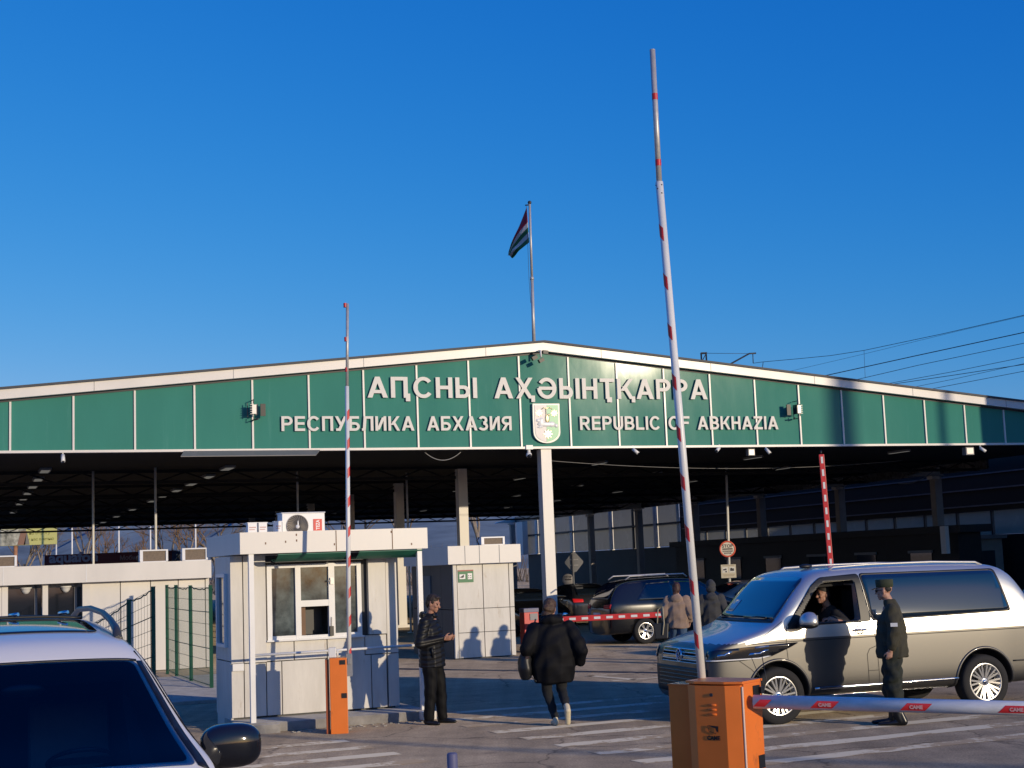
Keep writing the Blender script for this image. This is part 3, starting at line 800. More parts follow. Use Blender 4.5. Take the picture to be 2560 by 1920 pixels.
ac_back(-.62, -.02, 2.53, 2.83, cb, 0.0, 'cream framed condenser unit at the cabin end beside the booth roof')

# thin white poles behind it
for (x, y, Yp, lab) in ((233, 1300, 44.0, 'thin white pole behind the cabin, left of the cream condenser'), (389, 1280, 43.4, 'thin white pole in front of the framed condenser unit')):
    p = at(x, y, Yp)
    b = B(); b.cyl((p.x, p.y, 0), (p.x, p.y, ZB), .037, n=10); b.cyl((p.x, p.y, 0), (p.x, p.y, .03), .12, n=12)
    tag(b.build('steel_post', M['white']), lab, 'post', 'thin posts under the canopy')
for (x, Yp) in ((745, 47), (1019, 50)):
    p = at(x, 1290, Yp)
    b = B(); b.cyl((p.x, p.y, 0), (p.x, p.y, ZB), .035, n=10); b.cyl((p.x, p.y, 0), (p.x, p.y, .03), .12, n=12)
    tag(b.build('steel_post', M['white']), 'thin white pole rising behind the booth roof %s the striped barrier' % ('left of' if x < 860 else 'right of'), 'post', 'thin posts under the canopy')

# ---------------------------------------------------------------- the guard booth
bx, by = yawdir(23)
WL = V((-4.084, 21.084, 0))
def bp(u, z, d=0.0): return WL + bx * u + by * d + UP * z
I4 = frame((0, 0, 0), bx, by)
t = thing('guard_booth', 'cream panelled guard booth with overhanging roof and window behind the slim barrier', 'booth', tuple(WL))
b = B()   # outer panels with dark joints between
for u0, u1, z0, z1 in ((-.03, .14, .16, .90), (.155, .46, .16, .90), (-.03, .14, .915, 2.42), (.155, .245, .915, 2.42), (.475, .685, .16, .905), (.70, 1.36, .16, .905), (1.375, 2.02, .16, .92), (2.035, 2.26, .16, .92), (2.285, 2.45, .16, .92),
                       (.475, .87, .92, 1.19), (.885, 1.36, .92, 1.19), (1.375, 1.93, .92, 1.19), (2.285, 2.45, .935, 2.42)):
    slab(b, bp, u0, u1, z0, z1, 0, .05)
slab(b, bp, .26, .465, .915, 2.42, -.045, .05); slab(b, bp, 2.0, 2.265, 1.22, 2.42, -.045, .05); slab(b, bp, 1.945, 2.265, .935, 1.205, 0, .05)
slab(b, bp, -.03, 2.45, .16, 2.42, 1.02, 1.07)
b.build('wall_panel', M['cream_dirty'], t)
b = B(); slab(b, bp, -.02, .52, .15, 2.42, .051, .07); slab(b, bp, 1.88, 2.44, .15, 2.42, .051, .07); slab(b, bp, .52, 1.88, .15, 1.24, .051, .07); slab(b, bp, .52, 1.88, 2.28, 2.42, .051, .07)
slab(b, bp, 2.40, 2.44, .15, 2.42, .07, 1.0); slab(b, bp, 0, 2.4, .13, .15, .07, 1.0)
b.build('inner_wall', M['dark_metal'], t)
b = B()
slab(b, bp, -.03, .0, .0, .93, .052, 1.019); slab(b, bp, -.03, .0, .945, 1.13, .052, 1.019); slab(b, bp, -.03, .0, 1.13, 2.42, .052, .25); slab(b, bp, -.03, .0, 1.13, 2.42, .85, 1.019); slab(b, bp, -.03, 0, 2.18, 2.42, .25, .85)
b.build('side_wall', M['cream_dirty'], t)
b = B()
slab(b, bp, -.07, -.01, 1.13, 2.18, .25, .30); slab(b, bp, -.07, -.01, 1.13, 2.18, .80, .85); slab(b, bp, -.07, -.01, 1.13, 1.18, .30, .80); slab(b, bp, -.07, -.01, 2.13, 2.18, .30, .80)
sw = b.build('side_window', M['white'], t)
b = B(); slab(b, bp, -.03, -.022, 1.18, 2.13, .30, .80); b.build('pane', M['tinted'], sw)
b = B()   # window frame
fz0, fz1 = 1.21, 2.28
for a in ((.49, .56, fz0, fz1), (1.83, 1.895, fz0, fz1), (.905, .985, fz0, fz1), (1.40, 1.49, fz0, fz1)): slab(b, bp, *a, -.03, .05)
for a in ((.56, .905, 2.23, fz1), (.985, 1.40, 2.23, fz1), (1.49, 1.83, 2.23, fz1), (.56, .905, fz0, 1.265), (.985, 1.40, fz0, 1.255), (1.49, 1.83, fz0, 1.265), (.985, 1.40, 1.665, 1.755)): slab(b, bp, *a, -.026, .05)
slab(b, bp, .47, 1.92, 1.19, 1.212, -.07, .05)
wf = b.build('window', M['white'], t, bevel=0)
glassy = mat('booth window glass', (0.022, 0.030, 0.036), 0.09, var=0.85, vscale=3.5, spec=0.7, coat=.3, col2=(.13, .17, .17))
for a in ((.56, .905, 1.265, 2.23), (.985, 1.40, 1.755, 2.23), (1.49, 1.83, 1.265, 2.23)):
    b = B(); slab(b, bp, *a, .012, .02); b.build('pane', glassy, wf)
b = B(); slab(b, bp, 1.0, 1.38, 1.255, 1.665, .30, .31); b.build('hatch_back', M['black'], wf)
b = B(); slab(b, bp, 1.0, 1.07, 1.255, 1.66, .06, .28); slab(b, bp, 1.0, 1.02, 1.255, 1.665, .05, .31); b.build('brown_board', M['timber'], wf)
b = B(); b.box(bp(1.445, 2.02, -.045), (.05, .03, .09), I4); b.cyl(bp(1.38, 2.02, -.05), bp(1.43, 2.02, -.05), .012); b.build('latch', M['steel'], wf)
b = B(); b.box(bp(1.425, 1.30, -.05), (.055, .05, .14), I4); b.cyl(bp(1.425, 1.36, -.05), bp(1.43, 1.50, -.05), .004); b.build('radio_handset', M['black'], t)
b = B()
slab(b, bp, -.02, 2.74, 2.44, 2.74, -.62, 1.75)
rf = b.build('roof', M['cream'], t)
for u in (1.36, 2.20):
    b = B(); slab(b, bp, u - .006, u + .006, 2.445, 2.735, -.624, -.621); b.build('joint_line', M['timber'], rf)
b = B()
for k in range(7):
    b.box(bp(random.uniform(.3, 2.6), random.uniform(2.48, 2.7), -.6215), (.018, .003, .03), I4)
b.build('rust_spot', M['timber'], rf)
for u0, u1 in ((.52, 1.52), (1.70, 2.66)):
    b = B()
    P = [(-.615, 2.415), (-.52, 2.36), (-.42, 2.325), (-.30, 2.32), (-.20, 2.345)]
    for (d0, z0), (d1, z1) in zip(P, P[1:]):
        b.hexa([bp(u0, z0, d0), bp(u1, z0, d0), bp(u1, z1, d1), bp(u0, z1, d1)], [bp(u0, z0 + .012, d0), bp(u1, z0 + .012, d0), bp(u1, z1 + .012, d1), bp(u0, z1 + .012, d1)])
    b.build('rolled_awning', mat('green awning cloth', (0.02, .15, .09), .55, var=.15), t)
for u in (.14, 2.62):
    b = B(); b.box(bp(u, 1.22, -.56), (.07, .07, 2.44), I4); b.build('roof_post', M['white'], t)
b = B(); b.cyl(bp(.14, 1.04, -.53), bp(2.62, 1.05, -.53), .018, n=8); b.build('hand_rail', M['white'], t)
b = B(); b.box(bp(.06, .86, -.02), (.16, .02, .10), I4); b.build('notice_plate', M['white'], t)
b = B()   # concrete step the booth stands on
b.hexa([bp(-.10, .0, -.72), bp(2.70, .0, -.72), bp(2.70, .0, 1.05), bp(-.0, .0, 1.05)], [bp(-.10, .13, -.72), bp(2.70, .13, -.72), bp(2.70, .13, 1.05), bp(-.0, .13, 1.05)])
st_ = b.build('concrete_step', M['concrete'], t, bevel=.012)
b = B(); b.box(bp(2.60, .07, -.80), (.22, .14, .12), I4); b.build('edge_block', M['cream'], st_, bevel=.01)
b = B(); b.box(bp(.2, .05, -.80), (.5, .1, .14), I4); b.build('edge_block', M['concrete'], st_, bevel=.01)
b = B()
for k in range(40):
    u = random.uniform(.6, 2.6)
    b.box(bp(u, .006, -.82 - random.random() ** 2 * .35), (random.uniform(.01, .05), random.uniform(.01, .05), .01), I4)
li = b.build('litter', M['soil']); li['kind'] = 'stuff'
# fan unit on the booth roof, red label
a = thing('fan_unit', 'white air conditioner fan unit with red label on the booth roof', 'air conditioner', tuple(bp(1.08, 2.74, .1)), group='air conditioner units on the cabin roofs')
b = B(); slab(b, bp, .76, 1.40, 2.745, 3.02, .1, .38); slab(b, bp, .745, 1.41, 3.02, 3.035, .085, .39); b.build('casing', M['white'], a, bevel=.008)
b = B(); ax = Matrix(((bx.x, 0, -by.x), (bx.y, 0, -by.y), (0, 1, 0)))
b.lathe([(0, .0), (.155, .0), (.155, .006), (.165, .006), (.165, -.0), ], bp(.985, 2.835, .094), ax, n=36)
b.build('fan_guard', mat('fan guard', (.30, .27, .235), .5), a)
b = B()
for k in range(26):
    t0 = 2 * math.pi * k / 26
    b.tube([bp(.985, 2.835, .083) + bx * (r_ * math.cos(t0 + r_ * 5)) + UP * (r_ * math.sin(t0 + r_ * 5)) for r_ in (.03, .06, .09, .12, .155)], .0045, 4)
b.build('fan_grille', mat('fan blades', (.16, .145, .13), .5), a)
b = B(); b.lathe([(0, .016), (.028, .012), (.03, 0)], bp(.985, 2.825, .085), ax, n=16); b.prism([bp(.98, 2.85, .078), bp(1.0, 2.85, .078), bp(.995, 2.91, .078), bp(.985, 2.91, .078)], -by * .01); b.build('hub', M['white'], a)
b = B(); slab(b, bp, 1.225, 1.355, 2.76, 2.93, .092, .099); lab_ = b.build('label', mat('red label', (.72, .07, .05), .5), a)
b = B(); b.text('TEZA', .075, frame(bp(1.315, 2.845, .0905), UP, -bx), .002, .003, width=.145); b.build('lettering', M['white'], lab_)
for u0, u1, z1, dd, lab in ((.24, .37, 2.89, .02, 'small white box with faint red print at the left of the booth roof'), (.40, .52, 2.89, .03, 'white box standing second from left on the booth roof'), (.63, .73, 2.90, .0, 'small white box just left of the roof fan unit')):
    b = B(); slab(b, bp, u0, u1, 2.745, z1, dd, dd + .12); slab(b, bp, u0 - .01, u1 + .01, z1, z1 + .01, dd - .006, dd + .126)
    o = tag(b.build('sign_box', M['white']), lab, 'box', 'boxes on the booth roof')
    b = B(); slab(b, bp, u0 + .015, u1 - .015, z1 - .07, z1 - .055, dd - .003, dd - .0005); slab(b, bp, u0 + .015, u1 - .03, z1 - .10, z1 - .088, dd - .003, dd - .0005); b.build('print', mat('faded print', (.62, .38, .32), .6), o)

# ---------------------------------------------------------------- second booth by the column
R2 = V((-1.544, 34.802, 0))
def cp(u, z, d=0.0): return R2 + e1 * u + e2 * d + UP * z
t = thing('lane_booth', 'narrow cream booth with green notice beside the lit middle column', 'booth', tuple(R2))
b = B()
for u0, u1 in ((.09, .715), (.735, 1.375), (1.395, 1.50)):
    for z0, z1 in ((.03, .60), (.615, 1.15), (1.165, 2.2)): slab(b, cp, u0, u1, z0, z1, 0, .06)
slab(b, cp, -.02, .065, .03, 2.2, -.03, .06)
b.build('wall_panel', M['cream_dirty'], t)
b = B(); slab(b, cp, 0.0, 1.48, 0, 2.2, .062, .1); slab(b, cp, 1.44, 1.48, 0, 2.2, .1, 3.3); slab(b, cp, 0, 1.48, 0, 2.2, 3.3, 3.34); b.build('inner_wall', M['dark_metal'], t)
b = B()
for d0, d1 in ((.11, .9), (.915, 1.7), (1.715, 2.5), (2.515, 3.34)):
    for z0, z1 in ((.0, 1.14), (1.155, 2.2)): slab(b, cp, -.02, .0, z0, z1, d0, d1)
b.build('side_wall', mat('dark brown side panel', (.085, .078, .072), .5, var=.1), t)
b = B(); slab(b, cp, -.05, -.021, .03, 1.95, 1.72, 2.5); b.build('door', M['grey_panel'], t)
b = B(); slab(b, cp, -.18, 1.64, 2.21, 2.635, -.18, 3.5); rf = b.build('roof', M['cream'], t)
for u in (.24, .60, 1.10):
    b = B(); slab(b, cp, u - .008, u + .008, 2.215, 2.63, -.184, -.181); b.build('joint_line', M['grey'], rf)
b = B(); slab(b, cp, .11, .49, 1.78, 2.07, -.015, -.004); nb = b.build('notice', mat('green notice', (.05, .20, .08), .5), t)
b = B(); slab(b, cp, .14, .285, 1.86, 1.97, -.02, -.016); slab(b, cp, .345, .455, 1.85, 1.99, -.02, -.016); b.build('pictogram', M['white'], nb)
b = B(); b.prism([cp(.145, 1.90, -.022), cp(.255, 1.965, -.022), cp(.25, 1.90, -.022), cp(.21, 1.885, -.022)], -e2 * .003)
for k in range(4): b.box(cp(.37 + .05 * (k % 2), 1.885 + .05 * (k // 2), -.023), (.02, .004, .02), I3)
b.build('symbol', M['dark_metal'], nb)
b = B(); slab(b, cp, .11, .49, 2.04, 2.07, -.018, -.016); b.build('notice_edge', mat('red notice edge', (.4, .1, .08), .5), nb)
ac_back(.90, 1.50, 2.64, 2.84, cp, .5, 'condenser unit on top of the narrow booth by the column')
# ---------------------------------------------------------------- barriers
def tube_sticker(p0, dv, r, s0, s1, a0, a1, slant, m_, parent, body=None, off=.0015):
    """a reflective sticker wrapped on a round arm: from s0 to s1 along it, a0..a1 degrees round it, slanted ends"""
    dv = dv.normalized()
    ax = V((1, 0, 0)) - dv * dv.x; ax.normalize(); ay = dv.cross(ax)      # ax to the picture's right, ay towards the back
    b = B(); n = 8; lo, hi = [], []
    for i in range(n + 1):
        a = math.radians(a0 + (a1 - a0) * i / n); sh = slant * (i / n - .5)
        o = (ax * math.cos(a) + ay * math.sin(a)) * (r + off)
        lo.append(p0 + dv * (s0 + sh) + o); hi.append(p0 + dv * (s1 + sh) + o)
    A = [b.bm.verts.new(p) for p in lo]; C = [b.bm.verts.new(p) for p in hi]
    for i in range(n): b.bm.faces.new((A[i], A[i + 1], C[i + 1], C[i])).smooth = True
    return b.build('reflective_sticker', m_, parent)
def letters_on(parent, P, dirx, diry, size, body, m_, depth=.002):
    b = B(); b.text(body, size, frame(P, dirx, diry), .002, depth); return b.build('lettering', m_, parent)

# near orange cabinet with the tall raised arm
ox, oy = yawdir(-37)
c0 = at(1855, 1704, 11.3)
Z1 = c0.z
def op(u, z, d=0.0): return V((c0.x, c0.y, 0)) + ox * u + oy * d + UP * z     # u is 0 at the front right corner, negative to the left
I5 = frame((0, 0, 0), ox, oy)
t = thing('barrier_gate', 'near orange barrier cabinet with the tallest white arm raised', 'barrier', tuple(op(-.24, 0, .2)), group='barrier gates')
b = B()
b.hexa([op(-.48, .05, .022), op(0, .05, .022), op(0, .05, .30), op(-.48, .05, .30)], [op(-.48, Z1 - .02, .022), op(0, Z1 - .02, .022), op(0, Z1 - .02, .30), op(-.48, Z1 - .02, .30)])
cab = b.build('cabinet', M['orange'], t, bevel=.006)
b = B()
prof = [(-.48, 0.02), (-.475, 0.0), (-.385, -.05), (-.125, -.05), (-.02, 0.0), (-.015, .02)]
b.hexa([op(u, .06, d) for u, d in prof], [op(u, Z1 - .03, d) for u, d in prof])
door = b.build('door', M['orange'], t)
b = B(); b.box(op(-.008, (Z1) / 2, .012), (.008, .02, Z1 - .08), I5); b.build('door_seal', mat('pale seal', (.75, .55, .45), .4), cab)
b = B(); prof2 = [(-.49, -.005), (-.385, -.06), (-.125, -.06), (.005, -.01), (.008, .31), (-.49, .31)]
b.hexa([op(u, Z1 - .018, d) for u, d in prof2], [op(u, Z1, d) for u, d in prof2]); b.build('lid', M['orange'], t)
b = B()
b.hexa([op(-.70, .0, .08), op(-.486, .0, .08), op(-.486, .0, .29), op(-.70, .0, .29)], [op(-.70, Z1 - .045, .08), op(-.486, Z1 - .045, .08), op(-.486, Z1 - .045, .29), op(-.70, Z1 - .045, .29)])
b.build('side_cabinet', M['orange'], t, bevel=.006)
b = B(); b.box(op(-.593, Z1 - .042, .185), (.225, .22, .012), I5); b.build('side_lid', M['orange'], t)
b = B(); b.cyl(op(-.24, Z1 - .10, -.058), op(-.24, Z1 - .10, -.05), .013, n=16); b.build('lock', M['dark_metal'], door)
b = B()
for k in range(3): b.tube([op(-.275, Z1 - .175 - .035 * k, -.052), op(-.205, Z1 - .175 - .035 * k, -.055)], .007, 8)
b.build('vent', M['orange'], door)
b = B(); fz = op(-.24, Z1 - .36, -.0545)
logo = [(-.045, .035), (.045, .028), (.042, -.018), (.028, -.022), (-.045, .006)]
b.prism([fz + ox * x + UP * z for x, z in ((-.045, .033), (.045, .027), (.043, -.02), (.026, -.004), (.02, .012), (-.01, .02))], -oy * .002)
b.tube([fz - oy * .001 + ox * x + UP * z for x, z in ((-.045, .033), (-.038, -.01), (.022, -.03), (.028, -.008))], .0022, 4)
lg = b.build('emblem', M['black'], door)
letters_on(door, op(-.24, Z1 - .435, -.054), ox, UP, .042, 'CAME', M['black'])
b = B(); b.box(op(.004, Z1 - .11, .21), (.012, .10, .13), I5); b.box(op(.02, Z1 - .085, .26), (.03, .05, .05), I5); b.build('photocell', M['black'], cab, bevel=.003)
b = B(); b.tube([op(.03, Z1 - .09, .28), op(.05, Z1 - .02, .30), op(.02, Z1 + .18, .30)], .0035, 5); b.tube([op(.03, Z1 - .06, .28), op(-.06, Z1 + .16, .28)], .0025, 5); b.build('aerial', M['black'], cab)
b = B(); b.box(op(.003, Z1 - .62, .24), (.008, .09, .10), I5); b.build('hinge_plate', M['black'], cab)
b = B(); b.box(op(-.28, .025, .2), (.80, .62, .05), I5); b.build('foot_plate', M['concrete'], t)
a0 = at(1757, 1700, 11.78); a0.z -= .18
a1, a2 = at(1648, 455, 11.8), at(1631, 126, 11.8)
b = B(); b.cyl(a0, a1, .0325, .0315, 20); arm = b.build('arm', M['white'], t)
b = B(); b.cyl(a1 - (a2 - a1).normalized() * .1, a2, .0235, .0235, 18); b.cyl(a2, a2 + (a2 - a1).normalized() * .006, .0235, .0235, 18); ext = b.build('arm_extension', M['steel'], t)
dv = (a1 - a0).normalized(); L0 = (a1 - a0).length
for y in (1380, 1265, 1150, 1040, 935, 824, 716, 608, 502):
    p = at(0, y * 1.1573, 11.8)
    s_ = (at(1648 + (1757 - 1648) * (y * 1.1573 - 455) / 1245, y * 1.1573, 11.8) - a0).length
    st_ = tube_sticker(a0, dv, .0322, s_ - .055, s_ + .055, 183, 262, -.05, M['red'], arm)
dv2 = (a2 - a1).normalized()
for y in (242, 407):
    s_ = (at(1631 + 17 * (y - 126) / 329, y, 11.8) - a1).length
    b = B(); b.cyl(a1 + dv2 * (s_ - .027), a1 + dv2 * (s_ + .027), .0245, .0245, 18, cap=False); b.build('red_band', M['red'], ext)
b = B()
for k, (ds, an) in enumerate(((-.03, 200), (-.06, 230), (-.03, 300), (-.10, 290))): b.ball(a1 + dv * ds + V((math.cos(math.radians(an)), math.sin(math.radians(an)), 0)) * .032, .006, 8, 5)
b.build('bolt', M['dark_metal'], arm)

# boom across the lane, hinged on a cabinet beyond the picture's right edge
b0, b1 = at(1884, 1754, 11.35), at(2570, 1771, 10.75)
bd = (b1 - b0).normalized()
t = thing('barrier_boom', 'white horizontal barrier boom with red slanted stickers crossing before the van', 'barrier', tuple(b1 + bd * 1.6 - UP * (b1.z)), group='barrier gates')
b = B(); b.cyl(b0, b1 + bd * 1.7, .051, .051, 24); arm = b.build('arm', mat('scuffed white paint', (.72, .71, .69), .4, var=.12, vscale=6, stretch=(.6, 3, 3)), t)
ea = V((0, 0, 1)) - bd * bd.z; ea.normalize(); eb = bd.cross(ea)
for x0, x1 in ((1880, 1911), (2031, 2088), (2261, 2324), (2503, 2575)):
    s0_, s1_ = (at(x0, 1757, 11.1) - b0).dot(bd), (at(x1, 1762, 11.1) - b0).dot(bd)
    b = B(); n = 6; A, C = [], []
    for i in range(n + 1):
        an = math.radians(66 + 62 * i / n) ; sh = .055 * (.5 - i / n)
        o = (ea * math.cos(an) - (eb if eb.y > 0 else -eb) * math.sin(an)) * .0525
        A.append(b.bm.verts.new(b0 + bd * (s0_ + sh) + o)); C.append(b.bm.verts.new(b0 + bd * (s1_ + sh) + o))
    for i in range(n): b.bm.faces.new((A[i], A[i + 1], C[i + 1], C[i])).smooth = True
    sk = b.build('reflective_sticker', M['red'], arm)
    if x0 > 1900:
        oo = -(eb if eb.y > 0 else -eb)
        letters_on(sk, b0 + bd * (s0_ + s1_) / 2 + oo * .0530 - UP * .018, bd, UP, .035, 'CAME', mat('faded print', (.55, .30, .30), .5))
b = B(); p = b1 + bd * 1.75
b.box((p.x, p.y, .58), (.42, .36, 1.16), frame((0, 0, 0), bd, UP.cross(bd))); b.build('cabinet', M['orange'], t, bevel=.01)
b = B(); b.box((p.x - .1, p.y, b1.z), (.34, .2, .16), frame((0, 0, 0), bd, UP.cross(bd))); b.build('arm_clamp', M['grey'], t)

# slim orange barrier by the guard booth
g0 = ground(871.5, 1833.6); gx, gy = yawdir(8)
def sp_(u, z, d=0.0): return g0 + gx * u + gy * d + UP * z
I6 = frame((0, 0, 0), gx, gy)
t = thing('barrier_gate', 'slim orange barrier cabinet before the booth with striped arm raised', 'barrier', tuple(g0), group='barrier gates')
b = B(); b.box(sp_(-.117, .50, .14), (.232, .28, 1.0), I6); cab = b.build('cabinet', M['orange'], t, bevel=.006)
b = B(); b.box(sp_(-.265, .49, .17), (.05, .24, .98), I6); b.build('side_panel', mat('dark orange enamel', (.42, .10, .03), .5), t, bevel=.004)  # side panel in a darker orange than the cabinet
b = B(); b.box(sp_(-.06, .94, -.004), (.075, .012, .06), I6); b.build('label_plate', M['black'], cab)
b = B(); b.box(sp_(-.045, .50, -.004), (.07, .012, .065), I6); b.build('label_plate', M['black'], cab)
b = B(); b.box(sp_(-.19, 1.07, .1), (.10, .09, .13), I6); b.build('reader', M['white'], t, bevel=.008)
b = B(); b.cyl(sp_(-.12, 1.0, .12), sp_(-.12, 1.10, .12), .012); b.build('stub', M['white'], t)
a0 = sp_(.03, .80, .06)
a1, a2 = at(867.5, 966, 20.3), at(868.5, 759, 20.3)
b = B(); b.cyl(a0, a1, .031, .028, 18); arm = b.build('arm', M['white'], t)
b = B(); b.box(sp_(.03, .90, .06), (.085, .10, .30), I6); b.box(sp_(.03, .95, .02), (.05, .06, .08), I6); b.build('arm_clamp', M['grey'], t, bevel=.006)
b = B(); b.cyl(a1 - UP * .05, a2, .021, .021, 16); ext = b.build('arm_extension', M['steel'], t)
dv = (a1 - a0).normalized()
for y in (1632, 1550, 1480, 1403, 1328, 1254, 1181, 1109, 1037):
    s_ = (at(869, y, 20.3).z - a0.z) / dv.z
    tube_sticker(a0, dv, .0305, s_ - .065, s_ + .065, -85, -10, .05, M['red'], arm)
for y in (763, 848, 924):
    z_ = at(868, y, 20.3).z
    b = B(); b.cyl(V((a1.x, a1.y, z_ - .03)), V((a1.x, a1.y, z_ + .03)), .0235, .0235, 16, cap=False); b.build('red_band', M['red'], ext)

# red and white bar barriers further in
def rw_arm(p0, p1, wid, n, t, nm='arm'):
    dv = (p1 - p0); L = dv.length; dv.normalize()
    side = V((0, 1, 0)) - dv * dv.y; side.normalize(); upv = dv.cross(side)
    b = B(); b.box(p0.lerp(p1, .5), (L, .06, wid), frame((0, 0, 0), dv, side)); arm = b.build(nm, M['red'], t, bevel=.008)
    for k in range(n):
        c = p0 + dv * (L * (k + .55) / n)
        b = B(); b.box(c - side * .033, (L / n * .52, .008, wid * .42), frame((0, 0, 0), dv, side)); b.build('white_stripe', M['white'], arm)
p = ground(1326, 1630)
t = thing('barrier_gate', 'red barrier cabinet behind the walking woman with striped bar lowered', 'barrier', tuple(p), group='barrier gates')
b = B(); b.box(p + UP * .53, (.38, .32, 1.06), I3); b.build('cabinet', M['red'], t, bevel=.01)
b = B(); b.box(p + UP * 1.02, (.40, .34, .10), I3); b.build('lid', M['blue_grey'], t, bevel=.01)
b = B(); b.box(p + UP * .86 - e2 * .17 + e1 * .06, (.2, .02, .16), I3); b.build('label_plate', M['grey'], t)
rw_arm(at(1352, 1551, 35.7), at(1660, 1536, 35.9), .135, 10, t)
p = V((at(2090, 1500, 33.2).x, 33.2, 0))
t = thing('barrier_gate', 'red barrier with white dashed arm raised above the van roof', 'barrier', tuple(p), group='barrier gates')
b = B(); b.box(p + UP * .53, (.38, .32, 1.06), I3); b.build('cabinet', M['red'], t, bevel=.01)
q0, q1 = at(2086, 1520, 33), at(2053, 1136, 33)
rw_arm(q0, q1, .115, 12, t)
b = B(); b.cyl(q1, q1 + (q1 - q0).normalized() * .09, .02); b.build('arm_tip', M['black'], t)

# bollard top close by
p = at(1130, 1882, 8.0)
b = B(); b.lathe([(0, p.z), (.022, p.z), (.0285, p.z - .008), (.0285, .0), (.07, 0.0)], (p.x, p.y, 0), n=20)
tag(b.build('bollard_post', M['blue_grey']), 'slim blue grey post top standing at the bottom edge of the picture', 'post')

# ---------------------------------------------------------------- green mesh fence beside the booth
def fence_panel(name, pts, label, grp):
    """pts: (x, y, height) posts in a row with welded mesh between"""
    t = thing(name, label, 'fence', (pts[0][0], pts[0][1], 0), group=grp)
    for x, y, h in pts:
        b = B(); b.box((x, y, h / 2), (.06, .06, h)); b.box((x, y, h + .006), (.066, .066, .012)); b.build('post', M['green_paint'], t)
    for (x0, y0, h0), (x1, y1, h1) in zip(pts, pts[1:]):
        b = B(); n = max(4, int(math.hypot(x1 - x0, y1 - y0) / .075))
        for k in range(1, n):
            f = k / n; x, y, h = x0 + (x1 - x0) * f, y0 + (y1 - y0) * f, h0 + (h1 - h0) * f - .05
            b.cyl((x, y, .06), (x, y, h), .0028, n=4, cap=False)
        for k in range(9):
            f = .05 + .93 * k / 8
            b.cyl((x0, y0, h0 * f), (x1, y1, h1 * f), .0045 if k % 3 else .009, n=5)
        P = [V((x0, y0, h0 - .02)).lerp(V((x1, y1, h1 - .02)), k / 10) - UP * (.05 * math.sin(math.pi * k / 10) + .012 * math.sin(k * 2.6)) for k in range(11)]
        b.tube(P, .012, 6)
        b.build('wire_mesh', M['green_paint'], t)
    return t
fence_panel('mesh_fence', [(-5.887, 28.217, 1.97), (-6.716, 30.22, 1.97), (-7.40, 31.9, 1.98), (-8.0, 33.6, 1.98)], 'green welded mesh fence running back beside the guard booth', 'green mesh fences')
fence_panel('mesh_fence', [(-6.43, 26.0, 2.0), (-6.70, 25.4, 1.80), (-7.05, 24.3, 1.45), (-7.3, 23.2, 1.2)], 'green mesh fence sloping down behind the white SUV', 'green mesh fences')
b = B(); b.box((-6.6, 28.6, .03), (2.6, 6.6, .06), frame((0, 0, 0), e1, e2))
kb = b.build('pavement', M['concrete'], bevel=.01); kb['kind'] = 'structure'

# ---------------------------------------------------------------- road signs
sp0 = at(1824, 1497, 52.5); sp0 = V((sp0.x, sp0.y, 0))
t = thing('stop_sign', 'round red rimmed STOP customs sign on a tall pale pole in front of the van', 'road sign', tuple(sp0))
b = B(); b.cyl(sp0, (at(1810, 1195, 52.5).x + .1, 52.5, 5.3), .05, .045, 10); b.build('pole', M['white'], t)
c = at(1818.5, 1372.5, 52.38)
fx = Matrix(((1, 0, 0), (0, 0, -1), (0, 1, 0)))      # lathe axis towards the camera side
b = B(); b.lathe([(0, .0), (.29, .0), (.29, .02), (.235, .021), (.235, .02), (0, .02)], c, fx, 40)
pl0 = b.build('sign_plate', mat('red rim', (.75, .13, .08), .4), t)
b = B(); b.lathe([(0, .024), (.235, .024)], c, fx, 40); b.build('sign_face', mat('sign face', (.80, .74, .64), .4), pl0)
M['ink'] = mat('sign ink', (.06, .05, .06), .5)
b = B(); b.text('STOP', .16, frame(c + V((0, -.027, .05)), (1, 0, 0), UP), .004, .003); b.box(c + V((0, -.027, 0.0)), (.36, .004, .045))
b.text('ПОГРАНИЧНЫЙ', .06, frame(c + V((0, -.027, -.10)), (1, 0, 0), UP), .002, .003, width=.36); b.text('КОНТРОЛЬ', .06, frame(c + V((0, -.027, -.17)), (1, 0, 0), UP), .002, .003, width=.26)
b.build('lettering', M['ink'], pl0)
c = at(1821.5, 1428, 52.38)
b = B(); b.box(c, (.53, .02, .47)); pl1 = b.build('notice_plate', mat('notice plate', (.66, .60, .48), .45), t)
b = B(); b.box(c + V((-.125, -.013, .05)), (.2, .004, .2)); b.box(c + V((.125, -.013, .05)), (.2, .004, .2)); b.build('pictogram', M['white'], pl1)
b = B()
b.prism([c + V((-.125 + x, -.017, .05 + z)) for x, z in ((-.07, .02), (.04, .05), (.06, .0), (-.05, -.02))], (0, -.003, 0)); b.box(c + V((-.09, -.018, -.01)), (.05, .003, .05))
b.box(c + V((.125, -.018, .05)), (.13, .003, .085)); b.box(c + V((.10, -.018, .10)), (.05, .003, .03))
b.build('symbol', M['ink'], pl1)
b = B(); b.box(c + V((0, -.013, -.12)), (.42, .003, .02)); b.box(c + V((0, -.013, -.16)), (.36, .003, .02)); b.box(c + V((0, -.013, .20)), (.40, .003, .02)); b.build('print', mat('faded sign print', (.45, .38, .28), .6), pl1)
sp1 = V((at(1436, 1500, 53).x, 53.0, 0))
t = thing('priority_sign', 'grey diamond shaped back of a road sign on a thin pole', 'road sign', tuple(sp1))
b = B(); b.cyl(sp1, sp1 + UP * 2.45, .035, n=10); b.build('pole', M['grey'], t)
c = at(1435, 1406, 53.05); q = .33
